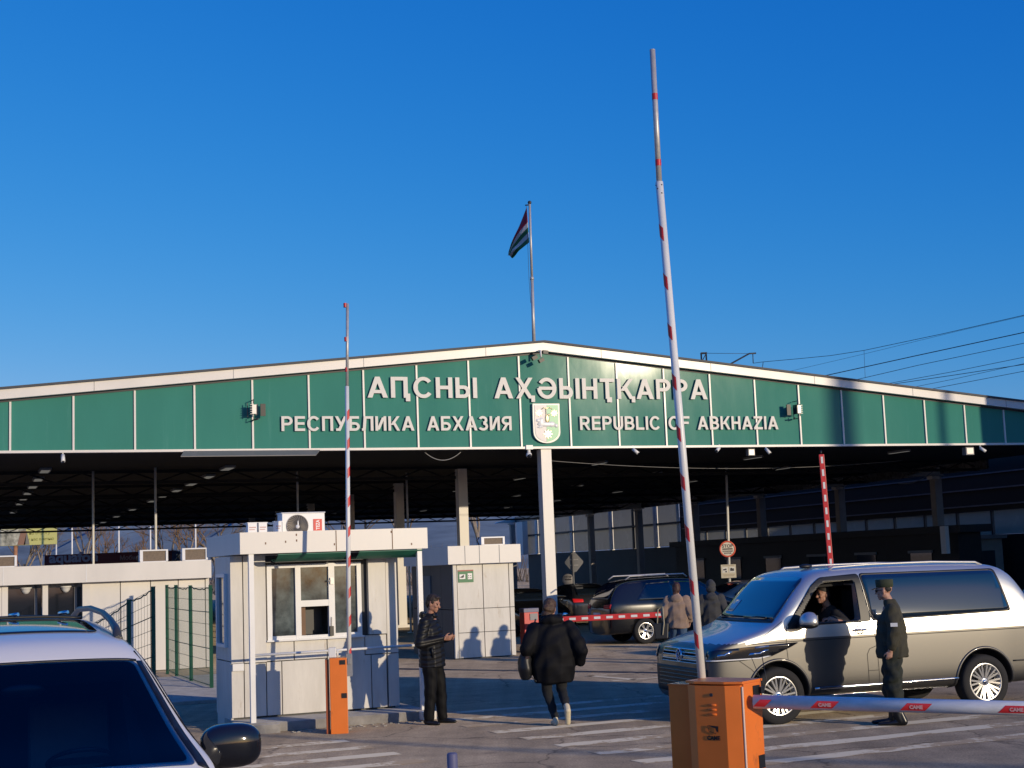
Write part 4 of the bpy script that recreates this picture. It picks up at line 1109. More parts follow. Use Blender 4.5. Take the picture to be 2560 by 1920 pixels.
b = B(); b.prism([c + V((x * q, 0, z * q)) for x, z in ((0, 1.06), (.25, .98), (1, .1), (.98, -.1), (.25, -.98), (0, -1.06), (-.25, -.98), (-.98, -.1), (-1, .1), (-.25, .98))], (0, .02, 0)); b.build('sign_plate', M['grey'], t)
b = B(); b.box(c + V((0, -.012, .1)), (.30, .02, .03)); b.box(c + V((0, -.012, -.1)), (.30, .02, .03)); b.build('clamp', M['steel'], t)
c = at(1420, 1449, 57); sp2 = V((c.x, 57.0, 0))
t = thing('stop_sign', 'shaded round STOP sign half hidden above the dark saloon roof', 'road sign', tuple(sp2))
b = B(); b.cyl(sp2, sp2 + UP * (c.z + .15), .03, n=10); b.build('pole', M['grey'], t)
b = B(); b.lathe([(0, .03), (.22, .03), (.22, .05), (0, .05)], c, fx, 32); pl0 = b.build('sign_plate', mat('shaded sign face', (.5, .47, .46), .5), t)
b = B(); b.text('STOP', .12, frame(c + V((0, -.054, .05)), (1, 0, 0), UP), .003, .003); b.box(c + V((0, -.054, 0)), (.26, .004, .05)); b.build('lettering', M['ink'], pl0)

# ---------------------------------------------------------------- terminal hall and cabin row under the canopy, right
def hp(l, z, d): return lat(l, d, z)
def hbox(bld, l0, l1, z0, z1, d0, d1):
    return bld.hexa([hp(l0, z0, d0), hp(l1, z0, d0), hp(l1, z0, d1), hp(l0, z0, d1)], [hp(l0, z1, d0), hp(l1, z1, d0), hp(l1, z1, d1), hp(l0, z1, d1)])
t = thing('terminal_hall', 'long dark terminal hall with a band of pale blinded windows under the canopy', 'building', tuple(lat(24, 20)))
b = B()
hbox(b, 22.6, 30, 0, 2.6, -6, 36); hbox(b, 22.6, 22.9, 3.55, 6.6, -6, 36)
hbox(b, 22.6, 30, 0, 2.8, 36, 60); hbox(b, 22.6, 22.9, 5.42, 6.6, 36, 60); hbox(b, 22.55, 22.9, 2.8, 5.42, 35.6, 36.1)
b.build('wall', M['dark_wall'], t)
b = B()
for k_ in range(20): hbox(b, 22.60, 22.72, 2.6, 3.55, -5.6 + 2.15 * k_, -5.5 + 2.15 * k_)
b.build('window_post', M['dark_metal'], t)
b = B()
for z in (3.75, 4.4, 5.0): hbox(b, 22.54, 22.6, z, z + .05, -6, 35.9)
b.build('cladding_rail', M['grey'], t)
d = -5.6; k = 0
while d < 35.2:
    wd = 2.05
    b = B(); hbox(b, 22.62, 22.63, 2.61, 3.54, d + .10, min(d + wd, 35.5)); b.build('window', M['curtain'], t)
    d += wd + .1; k += 1
d = 36.3; k = 0
while d < 59:
    for z0, z1 in ((2.85, 4.1), (4.2, 5.4)):
        b = B(); hbox(b, 22.62, 22.63, z0, z1, d, d + 2.7); b.build('window', M['curtain'], t)
    b = B(); hbox(b, 22.5, 22.7, 2.8, 5.5, d + 2.75, d + 3.1 if k % 2 == 0 else d + 2.9); b.build('window_post', M['cream'] if k % 2 == 0 else M['dark_metal'], t)
    d += 3.15; k += 1
b = B(); hbox(b, 22.5, 22.75, 4.1, 4.2, 36, 60); b.build('transom', M['dark_metal'], t)
b = B(); hbox(b, 22.0, 22.4, 2.8, 5.4, 59.4, 60.6); b.build('corner_panel', M['cream'], t)
t = thing('cabin_row', 'long low dark row of passport cabins under the right of the canopy', 'building', tuple(lat(19, 18)))
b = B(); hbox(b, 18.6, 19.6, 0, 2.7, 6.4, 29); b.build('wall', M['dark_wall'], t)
b = B(); hbox(b, 18.4, 19.8, 2.7, 2.97, 6, 29.3); b.build('roof', mat('cabin roof edge', (.028, .03, .032), .6), t)
for k in range(6):
    d = 8 + 3.6 * k
    b = B(); hbox(b, 18.57, 18.6, 1.1, 2.0, d, d + 1.3); w_ = b.build('window', M['dark_glass'], t)
    b = B(); hbox(b, 18.52, 18.57, 2.0, 2.1, d - .1, d + 1.4); b.build('frame', M['grey'], w_)
b = B(); hbox(b, 18.2, 18.36, 1.95, 2.95, 6.6, 6.9); b.build('end_lamp', M['white'], t)
t = thing('entry_kiosk', 'shaded cream kiosk wall standing right of the far right column', 'kiosk', tuple(lat(20.6, 6)))
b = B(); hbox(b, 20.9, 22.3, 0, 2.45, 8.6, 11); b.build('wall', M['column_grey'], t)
b = B(); hbox(b, 20.8, 22.4, 2.45, 2.6, 8.4, 11.2); b.build('roof', M['grey_panel'], t)
b = B(); hbox(b, 21.2, 21.9, .05, 2.0, 8.56, 8.6); b.build('door', M['dark_metal'], t)

# ---------------------------------------------------------------- beyond the canopy, far left: billboard, phone shop, trees, poles
p0, p1 = at(-60, 1329, 150), at(142, 1321, 150)
t = thing('billboard', 'yellow green billboard with a cafe photograph seen beyond the canopy', 'billboard', ((p0.x + p1.x) / 2, 150, 0))
wd = p1.x - p0.x; zt, zb_ = p1.z + .1, at(142, 1360, 150).z
b = B(); b.box(((p0.x + p1.x) / 2, 150, (zt + zb_) / 2), (wd, .2, zt - zb_)); bb = b.build('panel', mat('yellow poster', (.66, .64, .22), .6), t)
b = B(); b.box((at(2, 1340, 150).x, 149.88, (zt + zb_) / 2), (5.2, .02, zt - zb_ - .05)); ph = b.build('photo_area', mat('cafe photograph', (.34, .34, .25), .6, var=.7, vscale=1.7, col2=(.75, .72, .55)), bb)
b = B()
cx_ = at(57, 1345, 150).x
b.prism([V((cx_ - .5, 149.86, zb_ + .05)), V((cx_ + .3, 149.86, zb_ + .05)), V((cx_ + .45, 149.86, zt - .25)), V((cx_ - .15, 149.86, zt - .25))], (0, -.02, 0)); b.build('printed_figure', mat('poster brown', (.34, .19, .12), .6), ph)
b = B()
cx_ = at(68, 1345, 150).x
b.prism([V((cx_ - .3, 149.86, zb_ + .05)), V((cx_ + .3, 149.86, zb_ + .05)), V((cx_ + .02, 149.86, zt - .3))], (0, -.02, 0)); b.build('printed_tent', mat('poster grey', (.25, .24, .20), .6), ph)
b = B(); b.text('на берегу', .46, frame(V((at(100, 1335, 150).x, 149.88, zt - .62)), (1, 0, 0), UP), .005, .01); b.text('у нас в меню', .42, frame(V((at(103, 1346, 150).x, 149.88, zt - 1.25)), (1, 0, 0), UP), .005, .01)
b.build('lettering', mat('poster print', (.36, .36, .10), .6), bb)
b = B(); b.cyl((at(37, 1380, 150).x, 150.2, 0), (at(37, 1380, 150).x, 150.2, zb_), .20); b.build('leg', mat('rusty steel', (.42, .20, .10), .7, var=.2), t)
b = B(); b.cyl((at(139, 1380, 150).x, 150.2, 0), (at(139, 1380, 150).x, 150.2, zb_), .08); b.build('leg', M['white'], t)
# phone shop container
p0, p1 = at(112, 1389, 88), at(440, 1376, 88)
t = thing('phone_shop', 'dark red phone shop container with pale lettering beyond the cabin roof', 'shop', ((p0.x + p1.x) / 2, 88, 0))
zt = p0.z + .02
b = B(); b.box(((p0.x + p1.x) / 2, 89.4, zt / 2 - .02), (p1.x - p0.x, 2.6, zt - .04)); b.build('wall', mat('shop wall', (.22, .20, .20), .6), t)
b = B(); b.box(((p0.x + p1.x) / 2, 88.0, zt - .48), (p1.x - p0.x, .12, .96)); fb = b.build('sign_board', mat('dark red board', (.24, .05, .06), .5), t)
xa, xb = at(124, 1400, 88).x, at(246, 1400, 88).x
b = B(); b.text('aquafon', .80, frame(V((xa, 87.92, at(180, 1404.5, 88).z)), (1, 0, 0), UP), .03, .02, width=xb - xa, align='LEFT'); b.build('lettering', mat('shop lettering', (.62, .68, .86), .5), fb)
b = B(); b.text('Мобил', .36, frame(V((at(300, 1400, 88).x, 87.92, at(300, 1400, 88).z)), (1, 0, 0), UP), .01, .02, align='LEFT'); b.build('lettering', mat('shop small lettering', (.50, .36, .40), .5), fb)
b = B(); b.box((at(443, 1397, 87.5).x, 87.6, zt - .42), (.65, .08, .72)); bs = b.build('blue_panel', mat('blue board', (.03, .07, .22), .5), t)
b = B(); c = V((at(443, 1397, 87.5).x, 87.54, zt - .42)); b.ball(c + UP * .15, .07, 8, 6); b.tube([c + V((-.15, 0, -.2)), c + V((.02, 0, .06)), c + V((.15, 0, -.15))], .035, 5); b.build('symbol', M['white'], bs)
# far thin posts
for x in (180, 297, 376, 489):
    p = at(x, 1350, 140)
    b = B(); b.cyl((p.x, p.y, 0), (p.x, p.y, 10.5), .08, n=8); b.box((p.x + .35, p.y, 10.5), (1.0, .16, .1))
    tag(b.build('lamp_post', M['white']), 'thin pale lamp post beyond the canopy above the phone shop', 'lamp post', 'pale posts beyond the canopy')
# bare trees
def bare_tree(x, y, h, label, twig, seed, spread=.5):
    rnd = random.Random(seed)
    t = thing('bare_tree', label, 'tree', (x, y, 0), group='leafless trees beyond the checkpoint')
    bt, bw = B(), B()
    def grow(p, d, L, r, lev):
        q = p + d * L
        mid = p.lerp(q, .5) + V((rnd.uniform(-1, 1), rnd.uniform(-1, 1), rnd.uniform(-.4, .6))) * L * .07
        (bt if lev < 2 else bw).tube([p, mid, q], [r, r * .82, r * .62], 5 if lev < 2 else 3)
        if lev >= 5: return
        for k in range(3 if lev else 4):
            a = rnd.uniform(0, 2 * math.pi); tl = rnd.uniform(.35, .85) * (spread + .4)
            s_ = d.orthogonal().normalized(); s2 = d.cross(s_)
            nd = (d + (s_ * math.cos(a) + s2 * math.sin(a)) * tl + UP * .18).normalized()
            grow(p.lerp(q, rnd.uniform(.62, 1.0)), nd, L * rnd.uniform(.58, .78), r * .55, lev + 1)
    grow(V((x, y, 0)), V((rnd.uniform(-.05, .05), 0, 1)).normalized(), h * .34, h * .018, 0)
    bt.build('trunk', twig[0], t); bw.build('crown', twig[1], t)
bark = mat('pale bark', (.30, .25, .20), .8, var=.25); twg = mat('brown twigs', (.22, .165, .12), .8, var=.25); twg2 = mat('reddish twigs', (.30, .18, .09), .8, var=.25)
for i, (px, Yt, h, tw, lab) in enumerate(((60, 118, 9, twg, 'bare brown tree behind the yellow billboard'), (105, 112, 8, twg, 'pale branched bare tree right under the billboard'), (215, 116, 9.5, twg, 'bare grey tree above the start of the shop lettering'),
        (262, 122, 8, twg2, 'reddish bare tree above the end of the shop lettering'), (350, 118, 7, twg2, 'low reddish bare tree above the right of the shop'), (430, 124, 10, twg, 'dark bare tree above the blue shop panel'), (478, 117, 8.5, twg2, 'reddish bare tree by the last far post'),
        (540, 120, 10, twg, 'bare tree showing beside the left roof boxes'), (880, 112, 11, twg, 'bare tree seen above the booth roof right of the striped arm'), (1000, 108, 11, twg, 'bare tree seen through the canopy beside a dark column'), (1200, 112, 12, twg, 'bare tree seen above the narrow booth'))):
    p = at(px, 1400, Yt + 45); bare_tree(p.x, p.y, h * 1.38, lab, (bark, tw), 11 + i)
p = at(2300, 960, 118); bare_tree(p.x, p.y, p.z + .6, 'bare treetop poking over the right roof slope', (bark, twg), 77, .35)
# shrubs and wall closing the far end
b = B(); rr = random.Random(5)
for k in range(900):
    x = rr.uniform(-70, 14); y = rr.uniform(172, 195); h = rr.uniform(2.0, 5.5)
    q = V((x, y, 0)); d = V((rr.uniform(-.4, .4), rr.uniform(-.3, .3), 1)).normalized()
    b.tube([q, q + d * h * .5, q + d * h + V((rr.uniform(-.3, .3), 0, 0))], [.05, .035, .012], 3)
o = b.build('undergrowth', twg); o['kind'] = 'stuff'
# ---------------------------------------------------------------- vehicles
def body_mesh(sections, sub=2):
    """closed smooth body from half cross-sections: (x, [(y, z) from bottom centre over the side to top centre])"""
    bm = bmesh.new(); rings = []
    for x, half in sections:
        ring = [bm.verts.new((x, y, z)) for y, z in half] + [bm.verts.new((x, -y, z)) for y, z in half[-2:0:-1]]
        rings.append(ring)
    n = len(rings[0])
    for A, C in zip(rings, rings[1:]):
        for i in range(n): bm.faces.new((A[i], A[(i + 1) % n], C[(i + 1) % n], C[i]))
    for ring, rev in ((rings[0], True), (rings[-1], False)):
        h = n // 2      # close the end with quads across
        for i in range(h):
            a, b_, c, d = ring[i], ring[i + 1], ring[(n - i - 1) % n], ring[(n - i) % n]
            vs = []
            for v in (a, b_, c, d):
                if v not in vs: vs.append(v)
            if len(vs) >= 3:
                try: bm.faces.new(vs)
                except ValueError: pass
    bmesh.ops.recalc_face_normals(bm, faces=bm.faces)
    me = bpy.data.meshes.new('body'); bm.to_mesh(me); bm.free()
    o = bpy.data.objects.new('body', me); COL.objects.link(o)
    m = o.modifiers.new('s', 'SUBSURF'); m.levels = m.render_levels = sub
    me2 = evaluated(o); bpy.data.objects.remove(o)
    return me2
def cut(me, cutters):
    o = bpy.data.objects.new('tmp', me); COL.objects.link(o)
    tmp = [o]
    for cme in cutters:
        c = bpy.data.objects.new('cut', cme); COL.objects.link(c); tmp.append(c)
        md = o.modifiers.new('b', 'BOOLEAN'); md.operation = 'DIFFERENCE'; md.object = c; md.solver = 'EXACT'
    r = evaluated(o)
    for q in tmp: bpy.data.objects.remove(q)
    return r
def mesh_of(bld):
    bmesh.ops.recalc_face_normals(bld.bm, faces=bld.bm.faces)
    me = bpy.data.meshes.new('c'); bld.bm.to_mesh(me); bld.bm.free(); return me
def bvh_of(me):
    return BVHTree.FromPolygons([v.co.copy() for v in me.vertices], [list(p.vertices) for p in me.polygons])
def panel(name, bvh, polys, origin, ex, ey, direc, off, m_, parent, res=.06, thick=0.0, local=True):
    """polygons given in the plane (origin, ex, ey), laid on a body's surface along direc"""
    ex, ey, direc = V(ex), V(ey), V(direc).normalized()
    bm = bmesh.new()
    for poly in polys:
        bm.faces.new([bm.verts.new((x, y, 0)) for x, y in poly])
    bmesh.ops.remove_doubles(bm, verts=bm.verts, dist=1e-5); bm.normal_update()
    if sum(f.normal.z for f in bm.faces) < 0: bmesh.ops.reverse_faces(bm, faces=bm.faces)
    xs = [v.co.x for v in bm.verts]; ys = [v.co.y for v in bm.verts]
    for lo, hi, no in ((min(xs), max(xs), (1, 0, 0)), (min(ys), max(ys), (0, 1, 0))):
        k = int((hi - lo) / res) + 1
        for i in range(1, k):
            p = lo + (hi - lo) * i / k
            bmesh.ops.bisect_plane(bm, geom=bm.verts[:] + bm.edges[:] + bm.faces[:], dist=1e-5, plane_co=(p, p, 0), plane_no=no)
    bmesh.ops.triangulate(bm, faces=[f for f in bm.faces if len(f.verts) > 4])
    bad = []
    for v in bm.verts:
        p = V(origin) + ex * v.co.x + ey * v.co.y
        h = bvh.ray_cast(p, direc)
        if h[0] is None: bad.append(v); continue
        n = h[1]
        if n.dot(direc) > 0: n = -n
        v.co = h[0] + n * off
    if bad: bmesh.ops.delete(bm, geom=bad, context='VERTS')
    for f in bm.faces: f.smooth = True
    bm.normal_update()
    if bm.faces and sum(f.normal.dot(direc) for f in bm.faces) > 0: bmesh.ops.reverse_faces(bm, faces=bm.faces)
    me = bpy.data.meshes.new(name); bm.to_mesh(me); bm.free()
    o = link(name, me, m_, parent, local)
    if thick:
        s_ = o.modifiers.new('t', 'SOLIDIFY'); s_.thickness = thick; s_.offset = 1
    return o
def rounded(pts, r, n=4):
    out = []
    P = [V((*p, 0)) for p in pts]
    for i, p in enumerate(P):
        a, c = P[i - 1], P[(i + 1) % len(P)]
        u, w = (a - p), (c - p); q = min(r, u.length * .45, w.length * .45)
        s, e = p + u.normalized() * q, p + w.normalized() * q
        for k in range(n + 1):
            t = k / n
            z = s.lerp(p, t).lerp(p.lerp(e, t), t); out.append((z.x, z.y))
    return out
def ring_quads(outer, inner):
    n = len(outer)
    return [[outer[i], outer[(i + 1) % n], inner[(i + 1) % n], inner[i]] for i in range(n)]
def wheel(parent, c, r, w, side, rr, style=10, steel=False):
    """c: hub centre, side +1 / -1: the outward y"""
    ax = Matrix(((1, 0, 0), (0, 0, side), (0, -side, 0)))   # local z -> outward y
    wv = bpy.data.objects.new('wheel', None); COL.objects.link(wv); wv.parent = parent; wv.location = c
    h = w / 2
    b = B(); b.lathe([(rr, -h), (r * .93, -h), (r * .985, -h * .8), (r, -h * .45), (r, h * .45), (r * .985, h * .8), (r * .93, h), (rr * 1.03, h * .98), (rr, h * .9), (rr, -h)], axis=ax, n=48)
    b.build('tyre', M['rubber'], wv, local=True)
    b = B()
    b.lathe([(rr + .004, h * .93), (rr - .012, h * .98), (rr - .022, h * .88), (rr - .028, -h * .5), (rr * .3, -h * .4)], axis=ax, n=48)
    b.lathe([(0, h * .72), (.045, h * .70), (.07, h * .60), (.075, h * .2)], axis=ax, n=24)
    for k in range(style):
        for da in (-.085, .085):
            a = 2 * math.pi * k / style + da
            d0 = V((math.cos(a - da * .5), math.sin(a - da * .5), 0)); d1 = V((math.cos(a + da * .6), math.sin(a + da * .6), 0))
            t_ = V((-d1.y, d1.x, 0)) * .011; t0 = t_ * 1.1
            pts = [d0 * .055 - t0, d0 * .055 + t0, d1 * (rr - .015) + t_, d1 * (rr - .015) - t_]
            lo = [ax @ (p + V((0, 0, h * .45))) for p in pts]; hi = [ax @ (p + V((0, 0, z))) for p, z in zip(pts, (h * .74, h * .74, h * .92, h * .92))]
            b.hexa(lo, hi)
    b.build('rim', M['alloy'], wv, local=True)
    b = B(); b.lathe([(0, h * -.1), (rr - .03, h * -.1)], axis=ax, n=32); b.lathe([(rr * .62, h * .1), (.07, h * .1)], axis=ax, n=32); b.build('brake_disc', M['dark_metal'], wv, local=True)
    b = B(); b.lathe([(0, h * .76), (.03, h * .755), (.034, h * .7)], axis=ax, n=20)
    for k in range(5): b.ball(ax @ V((.056 * math.cos(k * 1.2566), .056 * math.sin(k * 1.2566), h * .7)), .008, 6, 4)
    b.build('hub_cap', M['chrome'], wv, local=True)
    return wv

# ------- the two-tone van
VF = V((3.276, 19.106, 0)); vu = V((.95600525, .29334956, 0)); vn = V((vu.y, -vu.x, 0))
vo = VF - vn * .99
van = thing('passenger_van', 'silver over grey brown two tone passenger van stopped beside the guard', 'van', tuple(vo), rot=math.atan2(-vu.y, -vu.x))
ZT = 1.045
def vsec(s, w, zb, zh=None, zs=None, ws=None, top=None, wb=None):
    lo = [(0, zb), (w * .90, zb), (w * .985, zb + .09), (w, min(.62, zb + .3))]
    if zs is None:
        t4 = min(ZT, zh - .07)
        return (-s, lo + [(w, t4), (w * .985, zh - .035), (w * .94, zh - .008), (w * .80, zh + .005), (w * .45, zh + .03), (0, zh + .04)])
    wb = wb or w * .99
    return (-s, lo + [(w, ZT), (wb, 1.235), (wb + (ws - wb) * .5 + .012, (1.235 + zs) / 2), (ws, zs), (ws * .80, zs + (top - zs) * .72), (0, top)])
secs = [vsec(-.955, .60, .42, .66), vsec(-.94, .80, .36, .84), vsec(-.90, .91, .30, .96), vsec(-.84, .95, .28, 1.01), vsec(-.70, .965, .28, 1.065), vsec(-.50, .972, .29, 1.12), vsec(-.25, .972, .30, 1.185), vsec(-.06, .975, .30, 1.25),
        vsec(.08, .975, .30, None, 1.34, .935, 1.40), vsec(.24, .975, .30, None, 1.51, .905, 1.60), vsec(.40, .975, .30, None, 1.68, .88, 1.765), vsec(.53, .975, .30, None, 1.80, .86, 1.88), vsec(.66, .975, .30, None, 1.865, .848, 1.935), vsec(.85, .975, .30, None, 1.90, .84, 1.965),
        vsec(1.3, .975, .30, None, 1.92, .838, 1.985), vsec(2.2, .975, .30, None, 1.925, .838, 1.995), vsec(3.0, .975, .30, None, 1.91, .836, 1.98), vsec(3.4, .972, .30, None, 1.89, .832, 1.95), vsec(3.58, .965, .30, None, 1.84, .82, 1.895),
        vsec(3.73, .96, .30, None, 1.72, .84, 1.77), vsec(3.88, .955, .31, None, 1.44, .88, 1.48), vsec(3.98, .95, .32, None, 1.25, .90, 1.27, .93), vsec(4.06, .94, .33, .98), vsec(4.13, .90, .36, .80), vsec(4.16, .80, .42, .66)]
me = body_mesh(secs, 2)
bvh_full = bvh_of(me)
cuts = []
for s_ in (0.0, 3.054):
    for sd_ in (1, -1):
        b = B(); b.cyl((-s_, sd_ * .60, .375), (-s_, sd_ * 1.2, .375), .425, n=48); cuts.append(mesh_of(b))
b = B()
win = [(.33, 1.30), (.60, 1.645), (.76, 1.77), (1.215, 1.79), (1.235, 1.265), (.34, 1.265)]
win_in = rounded(win, .05)
b.prism([(-s_, .60, z) for s_, z in win_in], (0, .6, 0)); cuts.append(mesh_of(b))
b = B(); b.prism([(-s_, -.62, z) for s_, z in ((.42, .95), (.42, 1.42), (.72, 1.70), (1.75, 1.74), (1.75, .95))], (0, 1.43, 0)); cuts.append(mesh_of(b))
me = cut(me, cuts)
M['van_top'] = mat('silver white paint', (.66, .645, .60), .36, metal=.7, coat=.7, spec=.5)
M['van_low'] = mat('grey brown metallic paint', (.112, .108, .101), .40, metal=.7, coat=.5)
add_stains(M['van_low'], (.16, .14, .11), 2.5, .58, .75, (1, 1, 2.5), .35)
M['cabin_dark'] = mat('dark cabin trim', (.02, .02, .021), .8)
me.materials.clear()
for q in (M['van_top'], M['van_low'], M['black'], M['cabin_dark']): me.materials.append(q)
for p in me.polygons:
    c = p.center; p.use_smooth = True; mi = 0 if c.z > ZT + .004 else 1
    for s_ in (0.0, 3.054):
        if math.hypot(c.x + s_, c.z - .375) < .424 and .55 < abs(c.y) < 1.0: mi = 2
    if -1.76 < c.x < -.3 and .94 < c.z < 1.80 and -.63 < c.y < .955 and (c.y < .78): mi = 3
    if c.z < .305: mi = 2
    p.material_index = mi
try: me.set_sharp_from_angle(angle=math.radians(38))
except Exception: pass
body = bpy.data.objects.new('body', me); COL.objects.link(body); body.parent = van
SD = dict(origin=(0, 1.6, 0), ex=(-1, 0, 0), ey=(0, 0, 1), direc=(0, -1, 0))      # from the camera side: (s, z)
FD = dict(origin=(1.8, 0, 0), ex=(0, 1, 0), ey=(0, 0, 1), direc=(-1, 0, 0))       # from the front: (y, z)
def vp(name, polys, m_, off=.004, base=SD, parent=van, res=.07, thick=0.003): return panel(name, bvh_full, polys, base['origin'], base['ex'], base['ey'], base['direc'], off, m_, parent, res, thick)
# glass
rw = rounded([(1.43, 1.27), (1.34, 1.845), (3.37, 1.835), (3.50, 1.31)], .05)
M['van_glass'] = mat('van privacy glass', (.008, .020, .036), .04, spec=1.0, coat=1.0)
vp('side_window', [rw], M['van_glass'], .004)
vp('window_seal', ring_quads(rounded([(1.40, 1.245), (1.315, 1.87), (3.40, 1.86), (3.54, 1.285)], .05), rw), M['black'], .002)
wout = rounded([(.16, 1.245), (.58, 1.735), (.73, 1.835), (1.30, 1.865), (1.39, 1.245), (.20, 1.225)], .05)
vp('door_window_surround', ring_quads(wout, win_in), M['black'], .010, res=.025)
vp('window_chrome', [[(.36, 1.235), (1.24, 1.235), (1.24, 1.252), (.36, 1.252)]], M['chrome'], .007)
ws = rounded([(-.845, 1.325), (.845, 1.325), (.765, 1.80), (.70, 1.845), (-.70, 1.845), (-.765, 1.80)], .04)
M['windscreen'] = mat('windscreen glass', (.006, .012, .030), .03, spec=1.0, coat=1.0)
wsc = vp('windscreen', [ws], M['windscreen'], .004, FD)
vp('dash_paper', [[(-.70, 1.40), (-.45, 1.40), (-.42, 1.55), (-.62, 1.55)]], mat('paper behind glass', (.30, .36, .38), .25, coat=1.0), .0075, FD, wsc)
b = B()
for y0, y1 in ((-.62, .02), (.10, .70)):
    b.tube([(.02, y0, 1.325), (-.015, (y0 + y1) / 2, 1.352), (-.005, y1, 1.345)], .011, 6)
b.build('wiper', M['black'], van, local=True)
vp('cowl', [[(-.86, 1.285), (.86, 1.285), (.85, 1.325), (-.85, 1.325)]], M['black'], .003, FD)
# front face
gr = rounded([(-.62, .80), (.62, .80), (.60, .985), (-.60, .985)], .03)
g_ = vp('grille', [gr], M['black_gloss'], .004, FD, res=.04)
for z in (.965, .925, .885, .835, .800):
    vp('grille_bar', [[(-.60, z - .008), (.60, z - .008), (.60, z + .004), (-.60, z + .004)]], M['chrome'], .012, FD, g_, .05, .006)
low = rounded([(-.82, .40), (.82, .40), (.84, .74), (-.84, .74)], .04)
li_ = vp('lower_grille', [low], M['black'], .004, FD, res=.05)
for z in (.68, .63, .58, .53, .48): vp('grille_slat', [[(-.66, z), (.66, z), (.66, z + .014), (-.66, z + .014)]], M['black_gloss'], .014, FD, li_, .06, .006)
for s2 in (1, -1):
    # headlamp wraps from the grille round the corner
    P = [(.50, .825), (.50, .962), (.70, .985), (.93, 1.02), (1.02, 1.03), (.98, .965), (.90, .86), (.78, .832)]
    d_ = V((-1, -s2 * .28, 0))
    hl = panel('headlight', bvh_full, [rounded([(y * s2, z) for y, z in P], .02)], (1.2, s2 * .28 * 1.35, 0), (0, 1, 0), (0, 0, 1), d_, .006, M['black_gloss'], van, .04, .004)
    hb = dict(origin=(1.2, s2 * .28 * 1.35, 0), ex=(0, 1, 0), ey=(0, 0, 1), direc=d_)
    vp('light_strip', [[(.52 * s2, .836), (.86 * s2, .846), (.905 * s2, .875), (.89 * s2, .88), (.85 * s2, .862), (.52 * s2, .853)]], M['white'], .014, hb, hl, .05)
    for y0 in (.66, .81):
        vp('reflector', [[(y0 * s2, .895), ((y0 + .06) * s2, .90), ((y0 + .085) * s2, .955), ((y0 + .07) * s2, .96), ((y0 + .045) * s2, .925), ((y0 + .01) * s2, .925)]], M['chrome'], .014, hb, hl, .04)
ec = V((1.0, 0, .885))
h = bvh_full.ray_cast(V((1.8, 0, .885)), V((-1, 0, 0)))[0]; fxm = Matrix(((0, 0, 1), (1, 0, 0), (0, 1, 0)))
em0 = h + V((.012, 0, 0))
b = B(); b.lathe([(0, 0), (.085, 0), (.085, .012), (.072, .014), (.072, .006), (0, .006)], em0, fxm, 32)
em = b.build('emblem', M['black_gloss'], van, local=True)
b = B(); b.lathe([(.088, .0), (.088, .016), (.073, .016), (.073, .008)], em0, fxm, 32)
for pts in (((-.038, .062), (0, .006), (.038, .062)), ((-.066, .03), (-.034, -.055), (0, .002), (.034, -.055), (.066, .03))):
    b.tube([em0 + V((.012, y, z)) for y, z in pts], .0075, 5)
b.build('emblem_sign', M['chrome'], em, local=True)
vp('fender_badge', [[(-.33, 1.005), (-.02, 1.02), (-.06, 1.0), (-.06, .985), (-.36, .965)]], M['chrome'], .006)
vp('badge_inlay', [[(-.31, 1.0), (-.12, 1.008), (-.12, .992), (-.32, .977)]], mat('badge inlay', (.08, .14, .32), .3), .0105)
# lines of the doors, the colour line and the flap
M['seam'] = mat('panel gap', (.012, .011, .010), .7)
def line(pts, w=.007, off=.002):
    polys = []
    for (a, c), (a2, c2) in zip(pts, pts[1:]):
        d = V((a2 - a, c2 - c, 0)).normalized(); n = V((-d.y, d.x, 0)) * w / 2
        polys.append([(a + n.x, c + n.y), (a2 + n.x, c2 + n.y), (a2 - n.x, c2 - n.y), (a - n.x, c - n.y)])
    return polys
for pts in ([(.145, .80), (.13, 1.0), (.15, 1.235)], [(1.405, 1.24), (1.44, .9), (1.46, .33)], [(1.30, .36), (1.29, .82), (1.33, .89), (1.45, .93)], [(1.30, .61), (1.455, .61)], [(-.55, .84), (-.38, .72), (-.29, .63)]):
    vp('panel_gap', line(pts), M['seam'], .0025, res=.05, thick=0)
vp('colour_line', line([(-.40, 1.03), (.4, 1.043), (2.0, 1.046), (3.75, 1.046)], .010), M['seam'], .0025, res=.06, thick=0)
hd = [(-.40, 1.055), (-.15, 1.14), (.02, 1.245), (.10, 1.30)]
vp('panel_gap', line(hd), M['seam'], .0025, res=.05, thick=0)
vp('sill_molding', [[(.50, .415), (2.63, .425), (2.63, .455), (.50, .445)]], M['chrome'], .016, thick=.014)
vp('sill_trim', [[(.44, .305), (2.61, .305), (2.61, .33), (.44, .33)]], M['chrome'], .006)
for s_ in (0.0, 3.054):
    P = []
    for a_ in range(-8, 189, 4):
        q_ = (s_ + .443 * math.cos(math.radians(a_)), .375 + .443 * math.sin(math.radians(a_)))
        h_ = bvh_full.ray_cast(V((-q_[0], 1.6, q_[1])), V((0, -1, 0)))[0]
        if h_ is not None: P.append(h_)
    b = B(); b.tube(P, .020, 8); b.build('arch_lip', M['van_low'], van, local=True)
b = B(); c = V((-1.205, .985, 1.145)); b.lathe([(.055, 0), (.062, .006), (.05, .006)], c, Matrix(((1, 0, 0), (0, 0, 1), (0, -1, 0))), 24)
b.tube([c + V((-.085, .012, 0)), c + V((-.06, .035, 0)), c + V((.06, .035, 0)), c + V((.085, .014, 0))], .012, 8)
b.build('door_handle', M['chrome'], van, local=True)
